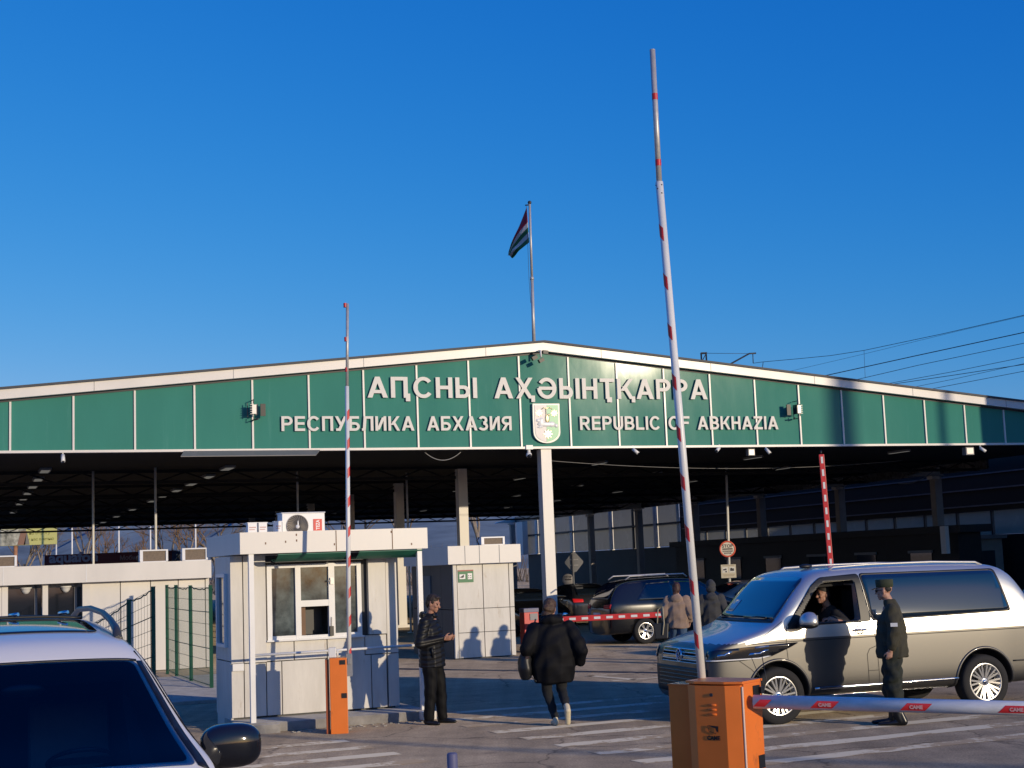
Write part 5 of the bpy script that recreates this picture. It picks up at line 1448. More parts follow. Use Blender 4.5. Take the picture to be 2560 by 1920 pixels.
# mirror, rails, aerial
b = B()
b.ball((-.38, 1.17, 1.285), (.13, .15, .13), 24, 16)
for v in b.bm.verts:
    if v.co.z < 1.255: v.co.z = 1.255
    if v.co.x < -.43: v.co.x = -.43
mr_ = b.build('mirror', M['van_top'], van, local=True)
b = B(); b.ball((-.37, 1.16, 1.245), (.12, .145, .045), 18, 10); b.tube([(-.30, 1.0, 1.235), (-.36, 1.12, 1.24)], .03, 8); b.prism([(-.16, .972, 1.20), (-.42, .965, 1.20), (-.45, .955, 1.30), (-.22, .962, 1.30)], (0, .025, 0)); b.build('mirror_foot', M['black'], mr_, local=True)
b = B(); b.box((-.437, 1.18, 1.315), (.008, .2, .11)); b.build('mirror_glass', M['chrome'], mr_, local=True)
for s2 in (1, -1):
    b = B(); P = [(-x, s2 * .70, bvh_full.ray_cast(V((-x, s2 * .70, 3)), V((0, 0, -1)))[0].z + dz) for x, dz in ((.95, -.005), (1.02, .03), (1.6, .035), (2.5, .035), (3.2, .03), (3.3, -.005))]
    b.tube(P, .014, 8); b.build('roof_rail', M['steel'], van, local=True)
b = B(); b.ball((-.86, .25, 1.985), (.10, .05, .03), 12, 8); b.build('roof_aerial', M['black'], van, local=True)
vp('rear_light', [[(3.86, .98), (3.98, 1.0), (3.86, 1.42), (3.80, 1.42)]], M['red'], .005)
vp('rear_bumper_line', line([(3.50, .62), (3.95, .62)], .02), M['black'], .003)
for s_ in (0.0, 3.054):
    for sd_ in (1, -1): wheel(van, (-s_, sd_ * .855, .362), .362, .235, sd_, .245)
# seats inside
b = B(); b.box((-1.20, .42, 1.12), (.5, .5, .2)); b.box((-1.46, .42, 1.35), (.14, .46, .62)); b.box((-1.48, .42, 1.66), (.08, .24, .14)); b.build('seat', M['cabin_dark'], van, local=True, bevel=.03)
b = B(); b.lathe([(.185, -.012), (.197, 0), (.185, .012), (.173, 0), (.185, -.012)], (-.62, .42, 1.18), Matrix(((.9, 0, -.42), (0, 1, 0), (.42, 0, .9))), 32); b.box((-.62, .42, 1.18), (.1, .34, .03)); b.build('steering_wheel', M['black'], van, local=True)

# ------- white off-road car, left foreground
hx, hy = math.sin(math.radians(23)), -math.cos(math.radians(23))
sc_ = at(345, 1637, 8.8) - V((-hy, hx, 0)) * .69
sv = thing('white_car', 'white off-road car with roof rails facing the camera at the lower left', 'car', (sc_.x, sc_.y, 0), rot=math.atan2(hy, hx))
sv.scale = (1, 1, 1.045)
def ssec(f, w, zb, zh=None, zs=None, ws=None, top=None):
    lo = [(0, zb), (w * .90, zb), (w * .985, zb + .1), (w, .65)]
    if zs is None: return (f, lo + [(w, zh - .16), (w * .97, zh - .08), (w * .93, zh - .035), (w * .82, zh - .01), (w * .45, zh + .02), (0, zh + .03)])
    return (f, lo + [(w, .98), (w * .975, 1.10), (w * .975 + (ws - w * .975) * .5 + .01, (1.10 + zs) / 2), (ws, zs), (ws * .82, zs + (top - zs) * .70), (0, top)])
secs = [ssec(2.42, .55, .50, .80), ssec(2.35, .80, .42, .90), ssec(2.1, .93, .38, .94), ssec(1.6, .965, .36, .97), ssec(1.25, .97, .36, 1.0), ssec(1.02, .97, .36, None, 1.14, .93, 1.155), ssec(.78, .97, .36, None, 1.22, .875, 1.265), ssec(.55, .97, .36, None, 1.36, .82, 1.41), ssec(.28, .97, .36, None, 1.54, .755, 1.595), ssec(.06, .97, .36, None, 1.675, .70, 1.735),
        ssec(-.12, .97, .36, None, 1.715, .685, 1.772), ssec(-.5, .97, .36, None, 1.74, .675, 1.808), ssec(-1.2, .97, .36, None, 1.785, .672, 1.858), ssec(-2.2, .97, .36, None, 1.785, .665, 1.862), ssec(-2.8, .96, .36, None, 1.72, .65, 1.80), ssec(-3.1, .95, .38, None, 1.5, .68, 1.56), ssec(-3.25, .94, .4, None, 1.2, .75, 1.25), ssec(-3.35, .9, .45, .95)]
me = body_mesh(secs, 2); bv = bvh_of(me)
M['car_white'] = mat('pearl white paint', (.82, .79, .74), .3, coat=.35)
me.materials.append(M['car_white'])
for p in me.polygons: p.use_smooth = True
cuts = []
for f_ in (1.45, -1.55):
    for sd_ in (1, -1):
        b = B(); b.cyl((f_, sd_ * .6, .40), (f_, sd_ * 1.2, .40), .44, n=40); cuts.append(mesh_of(b))
dsl = V((-.62, 0, -.6)).normalized(); eyv = V((-.6, 0, .62)).normalized()
og = V((.45, 0, 1.42)) - dsl * 1.2
wsp = rounded([(-.84, -.62), (.84, -.62), (.650, .330), (-.650, .330)], .05)
b = B(); b.prism([og + dsl * .9 + V((0, 1, 0)) * y + eyv * v for y, v in rounded([(-.80, -.58), (.80, -.58), (.63, .32), (-.63, .32)], .05)], dsl * .62); cuts.append(mesh_of(b))
b = B(); b.prism([(f_, -.60, z_) for f_, z_ in ((.55, .75), (.55, 1.18), (.0, 1.56), (-.4, 1.66), (-2.3, 1.66), (-2.4, .75))], (0, 1.2, 0)); cuts.append(mesh_of(b))
me = cut(me, cuts)
me.materials.clear(); me.materials.append(M['car_white']); me.materials.append(mat('car interior', (.022, .022, .025), .8))
for p_ in me.polygons:
    c_ = p_.center
    if bv.find_nearest(c_)[3] > .012 and .70 < c_.z: p_.material_index = 1
bo = bpy.data.objects.new('body', me); COL.objects.link(bo); bo.parent = sv
M['seat_cloth'] = mat('grey seat cloth', (.20, .19, .18), .8, var=.2)
for y_ in (-.34, .34):
    b = B(); b.box((-.42, y_, 1.08), (.16, .46, .62), Matrix.Rotation(-.2, 3, 'Y')); b.box((-.50, y_, 1.47), (.10, .25, .19), Matrix.Rotation(-.15, 3, 'Y')); b.box((-.2, y_, .82), (.5, .46, .14)); b.build('seat', M['seat_cloth'], sv, local=True, bevel=.03)
b = B(); b.lathe([(.18, -.013), (.193, 0), (.18, .013), (.167, 0), (.18, -.013)], (.18, .34, 1.10), Matrix(((.9, 0, -.42), (0, 1, 0), (.42, 0, .9))), 32); b.box((.18, .34, 1.10), (.09, .33, .03)); b.build('steering_wheel', M['black'], sv, local=True)
b = B(); b.ball((.28, .02, 1.50), (.025, .12, .035), 16, 10); b.build('inner_mirror', M['black'], sv, local=True)
def sp2_(name, polys, m_, o_, ex_, ey_, d_, off=.004, parent=sv, res=.07, thick=.003): return panel(name, bv, polys, o_, ex_, ey_, d_, off, m_, parent, res, thick)
FR = ((2.6, 0, 1.1), (0, 1, 0), (0, 0, 1), (-1, 0, 0))
def tinted_glass(name, col, rough=.03):
    m = bpy.data.materials.new(name); m.use_nodes = True; nt = m.node_tree; nt.nodes.clear()
    o = nt.nodes.new('ShaderNodeOutputMaterial'); x = nt.nodes.new('ShaderNodeMixShader'); f = nt.nodes.new('ShaderNodeFresnel'); f.inputs[0].default_value = 1.5
    t = nt.nodes.new('ShaderNodeBsdfTransparent'); t.inputs[0].default_value = (*col, 1); g = nt.nodes.new('ShaderNodeBsdfGlossy'); g.inputs['Roughness'].default_value = rough; g.inputs[0].default_value = (.8, .8, .8, 1)
    nt.links.new(f.outputs[0], x.inputs[0]); nt.links.new(t.outputs[0], x.inputs[1]); nt.links.new(g.outputs[0], x.inputs[2]); nt.links.new(x.outputs[0], o.inputs[0]); return m
M['car_glass'] = tinted_glass('car windscreen', (.88, .90, .90))
wsg = sp2_('windscreen', [wsp], M['car_glass'], og, (0, 1, 0), eyv, dsl, .004, thick=0)
for s2 in (1, -1): sp2_('windscreen_seal', [[(s2 * .90, -.66), (s2 * .842, -.62), (s2 * .650, .325), (s2 * .682, .340)]], M['black'], og, (0, 1, 0), eyv, dsl, .003)
P = []
for k_ in range(-13, 14):
    h_ = bv.ray_cast(og + V((0, 1, 0)) * (.05 * k_) + eyv * .332, dsl)
    if h_[0] is not None: P.append(h_[0] - dsl * .002)
b = B(); b.tube(P, .009, 6); b.build('windscreen_seal', M['black'], sv, local=True)
TOPD = ((0, 0, 3), (1, 0, 0), (0, 1, 0), (0, 0, -1))
sp2_('sunroof', [rounded([(-.30, -.50), (-.30, .50), (-1.15, .50), (-1.15, -.50)], .08)], M['dark_glass'], *TOPD, .004)
sp2_('sunroof_deflector', [[(-1.16, -.50), (-1.16, .50), (-1.22, .50), (-1.22, -.50)]], M['black'], *TOPD, .008, thick=.018)
b = B()
for y in (-.30, .05, .36): b.tube([(-1.18, y, 1.868), (-1.12, y + .05, 1.876)], .012, 6)
b.build('deflector_clip', M['chrome'], sv, local=True)
for s2 in (1, -1):
    zr = lambda f: bv.ray_cast(V((f, s2 * .60, 3)), V((0, 0, -1)))[0].z
    b = B(); P = [(f, s2 * (.60 + dy), zr(f) + dz) for f, dz, dy in ((-.16, -.01, .0), (-.34, .035, .01), (-.6, .065, .01), (-.95, .08, .01), (-1.5, .085, .0), (-2.1, .08, -.01), (-2.55, .05, -.01), (-2.7, -.01, -.01))]
    b.tube(P, [.028, .024, .020, .019, .019, .019, .022, .024], 10); b.build('roof_rail', mat('rail grey', (.05, .05, .053), .4), sv, local=True)
    sp2_('roof_ditch', [[(-.05, s2 * .645), (-.05, s2 * .655), (-2.4, s2 * .64), (-2.4, s2 * .63)]], M['black'], *TOPD, .002, thick=0)
    # pillar seam, side glass
    SDs = ((0, s2 * 1.8, 0), (1, 0, 0), (0, 0, 1), (0, -s2, 0))
    sp2_('side_window', [rounded([(.62, 1.14), (.05, 1.60), (-.25, 1.69), (-1.0, 1.70), (-1.0, 1.14)], .04)], M['tinted'], *SDs, .004)
    sp2_('rear_side_window', [rounded([(-1.08, 1.14), (-1.08, 1.70), (-1.9, 1.69), (-2.7, 1.60), (-2.75, 1.16)], .04)], M['tinted'], *SDs, .004)
    b = B(); P = []
    for f in (.86, .66, .46, .26, .06, -.10):
        h_ = bv.ray_cast(V((f, s2 * 2, 1.175 + (.80 - f) * .66)), V((0, -s2, 0)))
        if h_[0] is not None: P.append(h_[0] + h_[1] * .001 * (1 if h_[1].y * s2 > 0 else -1))
    b.tube(P, .006, 5); b.build('pillar_gap', M['seam'], sv, local=True)
    b = B(); b.ball((.53, s2 * 1.12, 1.155), (.10, .172, .118), 32, 20); b.boxy((.53, s2 * 1.12, 1.155), .72)
    mr = b.build('mirror', M['black_gloss'], sv, local=True)
    b = B(); b.tube([(.62, s2 * .90, 1.06), (.58, s2 * .98, 1.062), (.54, s2 * 1.06, 1.065)], .035, 8); b.build('mirror_arm', M['black'], mr, local=True)
    b = B(); b.box((.425, s2 * 1.14, 1.155), (.01, .28, .17)); b.build('mirror_glass', M['chrome'], mr, local=True)
    for f_ in (1.45, -1.55): wheel(sv, (f_, s2 * .85, .39), .39, .26, s2, .23, 6)
    panel('headlight', bv, [rounded([(s2 * .55, .80), (s2 * .92, .82), (s2 * .94, .97), (s2 * .55, .95)], .03)], (2.9, 0, 0), (0, 1, 0), (0, 0, 1), (-1, 0, 0), .005, M['chrome'], sv, .05, .003)
sp2_('grille', [rounded([(-.48, .62), (.48, .62), (.50, .93), (-.50, .93)], .04)], M['black'], (2.9, 0, 0), (0, 1, 0), (0, 0, 1), (-1, 0, 0), .005)
b = B(); b.tube([(1.22, -.62, 1.03), (1.1, -.2, 1.11), (1.08, .1, 1.12)], .011, 6); b.build('wiper', M['black'], sv, local=True)

# ------- dark cars waiting under the canopy
def sedan(name, label, loc, rot, paint, suv=False, grp='cars under the canopy', red=False):
    t = thing(name, label, 'car', loc, group=grp, rot=rot)
    H = 1.70 if suv else 1.42; k = .30 if suv else 0
    def ss(f, w, zh=None, zs=None, ws=None, top=None):
        zb = .25; lo = [(0, zb), (w * .9, zb), (w * .98, zb + .1), (w, .60)]
        if zs is None: return (f, lo + [(w, zh - .12), (w * .97, zh - .05), (w * .9, zh - .02), (w * .75, zh), (w * .4, zh + .015), (0, zh + .02)])
        return (f, lo + [(w, .86 + k * .4), (w * .97, .95 + k * .4), (w * .97 + (ws - w * .97) * .5 + .01, (.95 + k * .4 + zs) / 2), (ws, zs), (ws * .8, zs + (top - zs) * .7), (0, top)])
    b0_ = .90 + k * .35
    sec = [ss(2.2, .5, .66), ss(2.12, .74, b0_ - .18), ss(1.85, .86, b0_ - .08), ss(1.2, .895, b0_ + .05), ss(.95, .90, None, b0_ + .12, .80, b0_ + .15), ss(.45, .90, None, H - .20, .68, H - .13), ss(.15, .90, None, H - .09, .63, H - .02), ss(-.5, .90, None, H - .06, .62, H), ss(-1.2, .90, None, H - .09, .61, H - .02)]
    if suv: sec += [ss(-1.9, .90, None, H - .12, .60, H - .05), ss(-2.1, .88, None, H - .35, .66, H - .30), ss(-2.25, .86, None, 1.05 + k * .4, .78, 1.10 + k * .4), ss(-2.35, .8, .90)]
    else: sec += [ss(-1.6, .90, None, H - .22, .63, H - .15), ss(-2.0, .89, None, b0_ + .12, .75, b0_ + .16), ss(-2.25, .86, b0_ + .04), ss(-2.35, .74, .70)]
    me = body_mesh(sec, 2); bvx = bvh_of(me)
    cs_ = []
    for f_ in (1.32, -1.35):
        for sd_ in (1, -1):
            b = B(); b.cyl((f_, sd_ * .55, .33), (f_, sd_ * 1.1, .33), .375, n=32); cs_.append(mesh_of(b))
    me = cut(me, cs_); me.materials.clear(); me.materials.append(paint)
    for p in me.polygons: p.use_smooth = True
    o = bpy.data.objects.new('body', me); COL.objects.link(o); o.parent = t
    bz = .97 + k * .4
    for sd_ in (1, -1):
        S_ = ((0, sd_ * 1.6, 0), (1, 0, 0), (0, 0, 1), (0, -sd_, 0))
        panel('side_window', bvx, [rounded([(.72, bz), (.22, H - .16), (-.42, H - .13), (-.42, bz)], .04)], *S_, .004, M['tinted'], t, .08, .003)
        panel('side_window', bvx, [rounded([(-.50, bz), (-.50, H - .13), (-1.2, H - .17), (-1.55, bz + .02)], .04)], *S_, .004, M['tinted'], t, .08, .003)
        panel('rear_light', bvx, [rounded([(sd_ * .48, .80 + k * .4), (sd_ * .82, .80 + k * .4), (sd_ * .82, .92 + k * .4), (sd_ * .48, .90 + k * .4)], .02)], (-2.9, 0, 0), (0, 1, 0), (0, 0, 1), (1, 0, 0), .006, M['red_glow'] if red else M['red'], t, .06, .004)
        panel('headlight', bvx, [rounded([(sd_ * .45, .58 + k * .3), (sd_ * .78, .60 + k * .3), (sd_ * .80, .72 + k * .3), (sd_ * .50, .68 + k * .3)], .02)], (2.9, 0, 0), (0, 1, 0), (0, 0, 1), (-1, 0, 0), .006, M['chrome'], t, .06, .004)
        b = B(); b.ball((.62, sd_ * .98, bz + .06), (.07, .10, .07), 12, 8); b.build('mirror', paint, t, local=True)
        for f_ in (1.32, -1.35): wheel(t, (f_, sd_ * .79, .33), .33, .21, sd_, .21, 6)
        if suv:
            b = B(); b.tube([(.0, sd_ * .60, H - .03), (-.1, sd_ * .60, H + .05), (-1.6, sd_ * .60, H + .04), (-1.75, sd_ * .60, H - .05)], .02, 6); b.build('roof_rail', M['steel'], t, local=True)
    panel('rear_window', bvx, [rounded([(-.62, bz + .06), (.62, bz + .06), (.52, H - .14), (-.52, H - .14)], .05)], (-2.9, 0, 0), (0, 1, 0), (0, 0, 1), (1, 0, 0), .004, M['tinted'], t, .08, .003)
    panel('windscreen', bvx, [rounded([(-.68, bz + .08), (.68, bz + .08), (.56, H - .12), (-.56, H - .12)], .05)], (2.9, 0, 0), (0, 1, 0), (0, 0, 1), (-1, 0, 0), .004, M['tinted'], t, .08, .003)
    panel('number_plate', bvx, [[(-.26, .62 + k * .3), (.26, .62 + k * .3), (.26, .73 + k * .3), (-.26, .73 + k * .3)]], (-2.9, 0, 0), (0, 1, 0), (0, 0, 1), (1, 0, 0), .006, M['white'], t, .08, .003)
    return t
p_dark = mat('dark blue grey paint', (.030, .032, .040), .25, coat=.8); p_blk = mat('black car paint', (.012, .012, .013), .2, coat=.8); p_pal = mat('grey car paint', (.30, .29, .28), .3, coat=.8)
q = at(1445, 1530, 51); sedan('dark_saloon', 'dark saloon seen from behind with red tail light behind the striped bar', (q.x, 52.5, 0), math.radians(106), p_dark, red=True)
q = at(1700, 1550, 39.5); sedan('off_road_car', 'black off-road car crossing behind the lowered striped bar', (q.x, 39.6, 0), math.radians(18), p_blk, suv=True)
q = at(1860, 1500, 46); sedan('grey_saloon', 'grey roofed car half hidden behind the pale sign pole and van', (q.x, 46.5, 0), math.radians(200), p_pal)
q = at(1300, 1560, 44); sedan('oncoming_car', 'dark oncoming car between the narrow booth and red barrier cabinet', (q.x + .15, 46, 0), math.radians(-72), p_blk)
q = at(2546, 1480, 26); sedan('dark_car', 'dark car showing past the rear corner of the van', (q.x + 1.6, 27.5, 0), math.radians(198), p_blk, suv=True)
# ---------------------------------------------------------------- people
class Flesh:
    """overlapping ellipsoids grown together into one continuous skin"""
    def __init__(s): s.bm = bmesh.new()
    def ell(s, c, r, R=None, sub=2):
        r = (r, r, r) if isinstance(r, (int, float)) else r
        Mx = Matrix.Translation(V(c)) @ (R.to_4x4() if R else Matrix.Identity(4)) @ Matrix.Diagonal((*r, 1))
        bmesh.ops.create_icosphere(s.bm, subdivisions=sub, radius=1, matrix=Mx); return s
    def chain(s, p0, r0, p1, r1, R=None, sub=2):
        p0, p1 = V(p0), V(p1)
        r0 = (r0, r0, r0) if isinstance(r0, (int, float)) else r0
        r1 = (r1, r1, r1) if isinstance(r1, (int, float)) else r1
        n = max(2, int((p1 - p0).length / (.32 * min(min(r0), min(r1)))) + 1)
        for i in range(n + 1):
            t = i / n
            s.ell(p0.lerp(p1, t), tuple(a + (b - a) * t for a, b in zip(r0, r1)), R, sub)
        return s
    def limb(s, pts, rs):
        for (a, b), (ra, rb) in zip(zip(pts, pts[1:]), zip(rs, rs[1:])): s.chain(a, ra, b, rb)
        return s
    def build(s, name, m_, parent, voxel=.009, smooth=3, disp=None, local=True):
        me = bpy.data.meshes.new(name); s.bm.to_mesh(me); s.bm.free()
        o = bpy.data.objects.new('tmp', me); COL.objects.link(o)
        md = o.modifiers.new('r', 'REMESH'); md.mode = 'VOXEL'; md.voxel_size = voxel
        me2 = evaluated(o); bpy.data.objects.remove(o)
        bm = bmesh.new(); bm.from_mesh(me2)
        for _ in range(smooth): bmesh.ops.smooth_vert(bm, verts=bm.verts, factor=.5, use_axis_x=True, use_axis_y=True, use_axis_z=True)
        if disp:
            bm.normal_update()
            mv = [(v, v.normal * disp(v.co)) for v in bm.verts]
            for v, d in mv: v.co += d
        for f in bm.faces: f.smooth = True
        bm.to_mesh(me2); bm.free(); me2.name = name
        return link(name, me2, m_, parent, local)
def rotz(a): return Matrix.Rotation(a, 3, 'Z')
def head(fl, c, yaw=0.0, pitch=0.0, neck_to=None, k=1.0):
    R = rotz(yaw) @ Matrix.Rotation(pitch, 3, 'Y'); c = V(c)
    q = lambda x, y, z: c + R @ V((x * k, y * k, z * k))
    e = lambda p, r: fl.ell(q(*p), tuple(a * k for a in r), R)
    e((-.012, 0, .035), (.096, .075, .090)); e((.012, 0, -.005), (.080, .068, .085)); e((.032, 0, -.050), (.055, .053, .062))
    e((.060, 0, -.093), (.026, .028, .020)); e((.0, .045, -.055), (.045, .02, .035)); e((.0, -.045, -.055), (.045, .02, .035))
    fl.chain(q(.086, 0, .012), .009 * k, q(.110, 0, -.028), .013 * k); e((.098, .012, -.032), (.009, .008, .008)); e((.098, -.012, -.032), (.009, .008, .008))
    e((.078, .027, .024), (.016, .026, .009)); e((.078, -.027, .024), (.016, .026, .009))
    e((.066, .036, -.025), (.020, .022, .018)); e((.066, -.036, -.025), (.020, .022, .018))
    e((.083, 0, -.060), (.012, .024, .006)); e((.080, 0, -.071), (.012, .021, .007))
    for s_ in (1, -1): e((-.008, s_ * .076, -.012), (.019, .009, .032))
    if neck_to is not None: fl.chain(q(-.015, 0, -.055), .052 * k, V(neck_to), .060 * k)
    return R, q
def eyes(parent, q, k=1.0):
    b = B()
    for s_ in (1, -1): b.ball(q(.081, s_ * .031, .004), .0105 * k, 10, 7)
    b.build('eyes', M['black'], parent, local=True)
def hand(fl, w, d, n, t, curl=.5, spread=.0):
    """w wrist, d towards the fingers, n where the palm faces, t the thumb side"""
    w, d, n, t = V(w), V(d).normalized(), V(n).normalized(), V(t).normalized()
    R = Matrix((d, t, n)).transposed()
    fl.chain(w, (.024, .026, .020), w + d * .03, (.026, .036, .016), R); fl.chain(w + d * .03, (.03, .038, .016), w + d * .072, (.02, .041, .013), R)
    for i, L in enumerate((.072, .080, .074, .058)):
        p = w + d * (.082 - .004 * abs(i - 1)) + t * (.031 - .0205 * i); a = curl * (.55 + .1 * i); dd = d
        for j, f in enumerate((.46, .31, .23)):
            dd = (d * math.cos(a) + n * math.sin(a)).normalized(); p2 = p + dd * L * f
            fl.chain(p, .0098 - .0008 * j, p2, .0092 - .0008 * j, sub=1); p = p2; a += curl * (.9 - .12 * j)
    p = w + d * .028 + t * .034; dd = (d * .62 + t * .62 + n * .35).normalized(); p2 = p + dd * .036
    fl.chain(p, .0135, p2, .0105, sub=1); d3 = (d * .9 + t * .1 + n * .45).normalized(); fl.chain(p2, .0105, p2 + d3 * .030, .0088, sub=1)
M['skin'] = mat('skin', (.46, .25, .17), .55, var=.08, vscale=20)
M['skin2'] = mat('skin weathered', (.40, .20, .13), .55, var=.10, vscale=20)
def quilt(period, amp, z0=0.0, chev=0.0):
    def f(co):
        z = co.z + chev * abs(co.y)
        w = abs(math.sin(math.pi * (z - z0) / period))
        return amp * (w ** .5 - .75)
    return f
def wrinkle(amp, fz=22, fx=13):
    def f(co): return amp * (math.sin(co.z * fz + 3.1 * math.sin(co.x * fx + co.y * 9)) + .6 * math.sin(co.z * fz * 1.9 + co.y * 21 + co.x * 17))
    return f
def shoe(fl, heel, toe, h=.05, w=.045):
    heel, toe = V(heel), V(toe)
    fl.chain(heel + UP * .045, (w * .85, w * .85, .045), toe.lerp(heel, .35) + UP * .032, (w, w, .032)); fl.chain(toe.lerp(heel, .35) + UP * .032, (w, w, .032), toe + UP * .024, (w * .7, w * .7, .024))
    fl.chain(heel + UP * .05, w * .9, heel + (toe - heel) * .15 + UP * (.06 + h), w * .9)

# --- the man in the quilted jacket, looking at what he holds
p = ground(1085, 1810)
t = thing('person', 'man in black quilted jacket and dark trousers standing, hands held together at his waist', 'person', tuple(p), group=None, rot=math.radians(-16))
f = Flesh()
R, q = head(f, (.045, -.01, 1.655), math.radians(-6), math.radians(14), (-.02, 0, 1.46), 1.0)
f.limb([(-.02, 0, 1.40), (-.02, 0, 1.15), (0, 0, .95)], [.11, .12, .12])
f.limb([(-.02, .17, 1.40), (-.03, .25, 1.13), (.22, .07, 1.165)], [.055, .042, .032]); f.limb([(-.02, -.17, 1.40), (-.06, -.25, 1.13), (.21, -.10, 1.175)], [.055, .042, .032])
f.limb([(0, .09, .95), (.07, .10, .50), (.08, .11, .10)], [.08, .055, .042]); f.limb([(0, -.09, .95), (.0, -.10, .50), (-.03, -.11, .10)], [.08, .055, .042])
hand(f, (.215, -.095, 1.176), (1, .22, .05), (0, .9, .35), (.1, -.3, 1), .75); hand(f, (.225, .065, 1.168), (1, -.25, .06), (0, -.9, .35), (.1, .3, 1), .8)
body_ = f.build('body', M['skin2'], t, .0065, 2); eyes(t, q)
f = Flesh()
f.ell(q(-.018, 0, .055), (.098, .080, .086), R); f.ell(q(-.050, 0, .005), (.066, .079, .090), R); f.ell(q(.045, 0, .098), (.045, .055, .025), R)
for s_ in (1, -1): f.ell(q(.012, s_ * .066, .03), (.025, .012, .035), R)
f.build('hair', mat('dark brown hair', (.035, .022, .014), .6, var=.4, vscale=60, bump=.5, bscale=90), t, .007, 1, wrinkle(.0015, 90, 70))
M['puffer'] = mat('black quilted nylon', (.010, .010, .011), .45, var=.25, vscale=12, spec=.3)
f = Flesh()
f.chain((.0, 0, .79), (.185, .215, .03), (.0, 0, 1.0), (.175, .21, .06)); f.chain((.0, 0, 1.0), (.175, .21, .07), (-.015, 0, 1.28), (.165, .215, .08)); f.chain((-.015, 0, 1.28), (.165, .215, .08), (-.03, 0, 1.42), (.115, .17, .06)); f.chain((-.03, 0, 1.42), (.11, .16, .05), (-.02, 0, 1.50), (.085, .085, .035))
f.limb([(-.03, .175, 1.40), (-.045, .275, 1.12), (.20, .09, 1.165)], [.085, .076, .052]); f.limb([(-.03, -.175, 1.40), (-.075, -.275, 1.12), (.185, -.115, 1.175)], [.085, .078, .054])
f.limb([(-.085, .09, 1.50), (-.12, 0, 1.50), (-.085, -.09, 1.50)], [.035, .055, .035]); f.limb([(.06, .05, 1.50), (.075, 0, 1.475), (.06, -.05, 1.50)], [.028, .026, .028])
f.build('jacket', M['puffer'], t, .009, 2, quilt(.066, .013, 0, .22))
b = B(); b.tube([(.08, -.19, .92), (.085, -.205, 1.0), (.075, -.21, 1.06)], .012, 6); b.build('pocket_zip', M['black'], t, local=True)
f = Flesh()
f.limb([(0, .085, .95), (.075, .10, .50), (.085, .115, .09)], [.125, .088, .072]); f.limb([(0, -.085, .95), (.005, -.105, .50), (-.03, -.115, .09)], [.125, .09, .074]); f.ell((0, 0, .90), (.15, .18, .12))
f.build('trousers', mat('black trousers', (.006, .006, .0065), .7, var=.2, spec=.2), t, .010, 2, wrinkle(.004))
for nm, hl, to in (('shoe', (.05, .115, 0), (.27, .10, 0)), ('shoe', (-.07, -.115, 0), (.13, -.19, 0))):
    f = Flesh(); shoe(f, hl, to); f.build(nm, mat('black shoe', (.012, .012, .012), .4), t, .008, 2)

# --- the border guard
p = ground(2243, 1812)
t = thing('person', 'border guard in olive jacket and cap with sunglasses standing beside the van', 'person', tuple(p), rot=math.radians(165))
f = Flesh()
R, q = head(f, (.05, 0, 1.655), math.radians(-12), math.radians(4), (-.02, 0, 1.47), 1.0)
f.limb([(-.02, 0, 1.40), (-.01, 0, 1.15), (0, 0, .95)], [.11, .12, .12])
f.limb([(-.03, .18, 1.41), (-.04, .235, 1.15), (.015, .235, .93)], [.055, .044, .033]); f.limb([(-.03, -.18, 1.41), (-.04, -.235, 1.15), (.06, -.225, .93)], [.055, .044, .033])
f.limb([(0, .09, .95), (.01, .095, .50), (-.02, .10, .10)], [.08, .055, .045]); f.limb([(0, -.09, .95), (.03, -.095, .50), (.05, -.10, .10)], [.08, .055, .045])
hand(f, (.018, .237, .925), (.25, .05, -1), (.1, -1, 0), (1, .1, .1), 1.25); hand(f, (.063, -.228, .925), (.25, -.05, -1), (.1, 1, 0), (1, -.1, .1), 1.0)
f.build('body', M['skin'], t, .0065, 2); eyes(t, q)
f = Flesh(); f.ell(q(-.040, 0, .025), (.064, .074, .062), R); f.build('hair', mat('dark cropped hair', (.02, .015, .012), .7), t, .008, 1)
M['olive'] = mat('olive uniform cloth', (.050, .045, .025), .8, var=.25, vscale=14)
M['olive_cap'] = mat('olive cap cloth', (.045, .056, .026), .8, var=.15)
b = B()
capR = R @ Matrix.Rotation(math.radians(-3), 3, 'Y')
b.lathe([(.001, .132), (.090, .130), (.099, .122), (.098, .08), (.095, .035), (.086, .03), (.001, .03)], q(-.012, 0, .012), Matrix((capR.col[0] * 1.12, capR.col[1] * .90, capR.col[2])).transposed(), 28)
cp_ = b.build('cap', M['olive_cap'], t, local=True)
b = B(); P = [q(.075 + .085 * math.cos(a) * .9, .078 * math.sin(a), .040 - .02 * math.cos(a)) for a in [math.radians(d) for d in range(-85, 86, 17)]]
b.hexa(P, [p_ + UP * .008 for p_ in P]); b.build('visor', M['black'], cp_, local=True)
b = B()
for s_ in (1, -1):
    b.ball(q(.092, s_ * .033, .006), (.012, .028, .02), 10, 7, R=R); b.tube([q(.085, s_ * .06, .01), q(.0, s_ * .082, .012)], .004, 5)
b.build('sunglasses', M['black_gloss'], t, local=True)
f = Flesh()
f.chain((.0, 0, .84), (.205, .235, .03), (.0, 0, 1.05), (.20, .225, .06)); f.chain((.0, 0, 1.05), (.20, .225, .07), (-.01, 0, 1.28), (.18, .22, .08)); f.chain((-.01, 0, 1.28), (.165, .215, .08), (-.03, 0, 1.42), (.11, .175, .06)); f.chain((-.03, 0, 1.43), (.10, .14, .045), (-.015, 0, 1.525), (.078, .076, .035))
f.limb([(-.03, .185, 1.41), (-.045, .25, 1.15), (.0, .25, .975)], [.090, .082, .062]); f.limb([(-.03, -.185, 1.41), (-.045, -.25, 1.15), (.04, -.24, .975)], [.090, .082, .062])
f.build('jacket', M['olive'], t, .009, 2, wrinkle(.006, 24, 16))
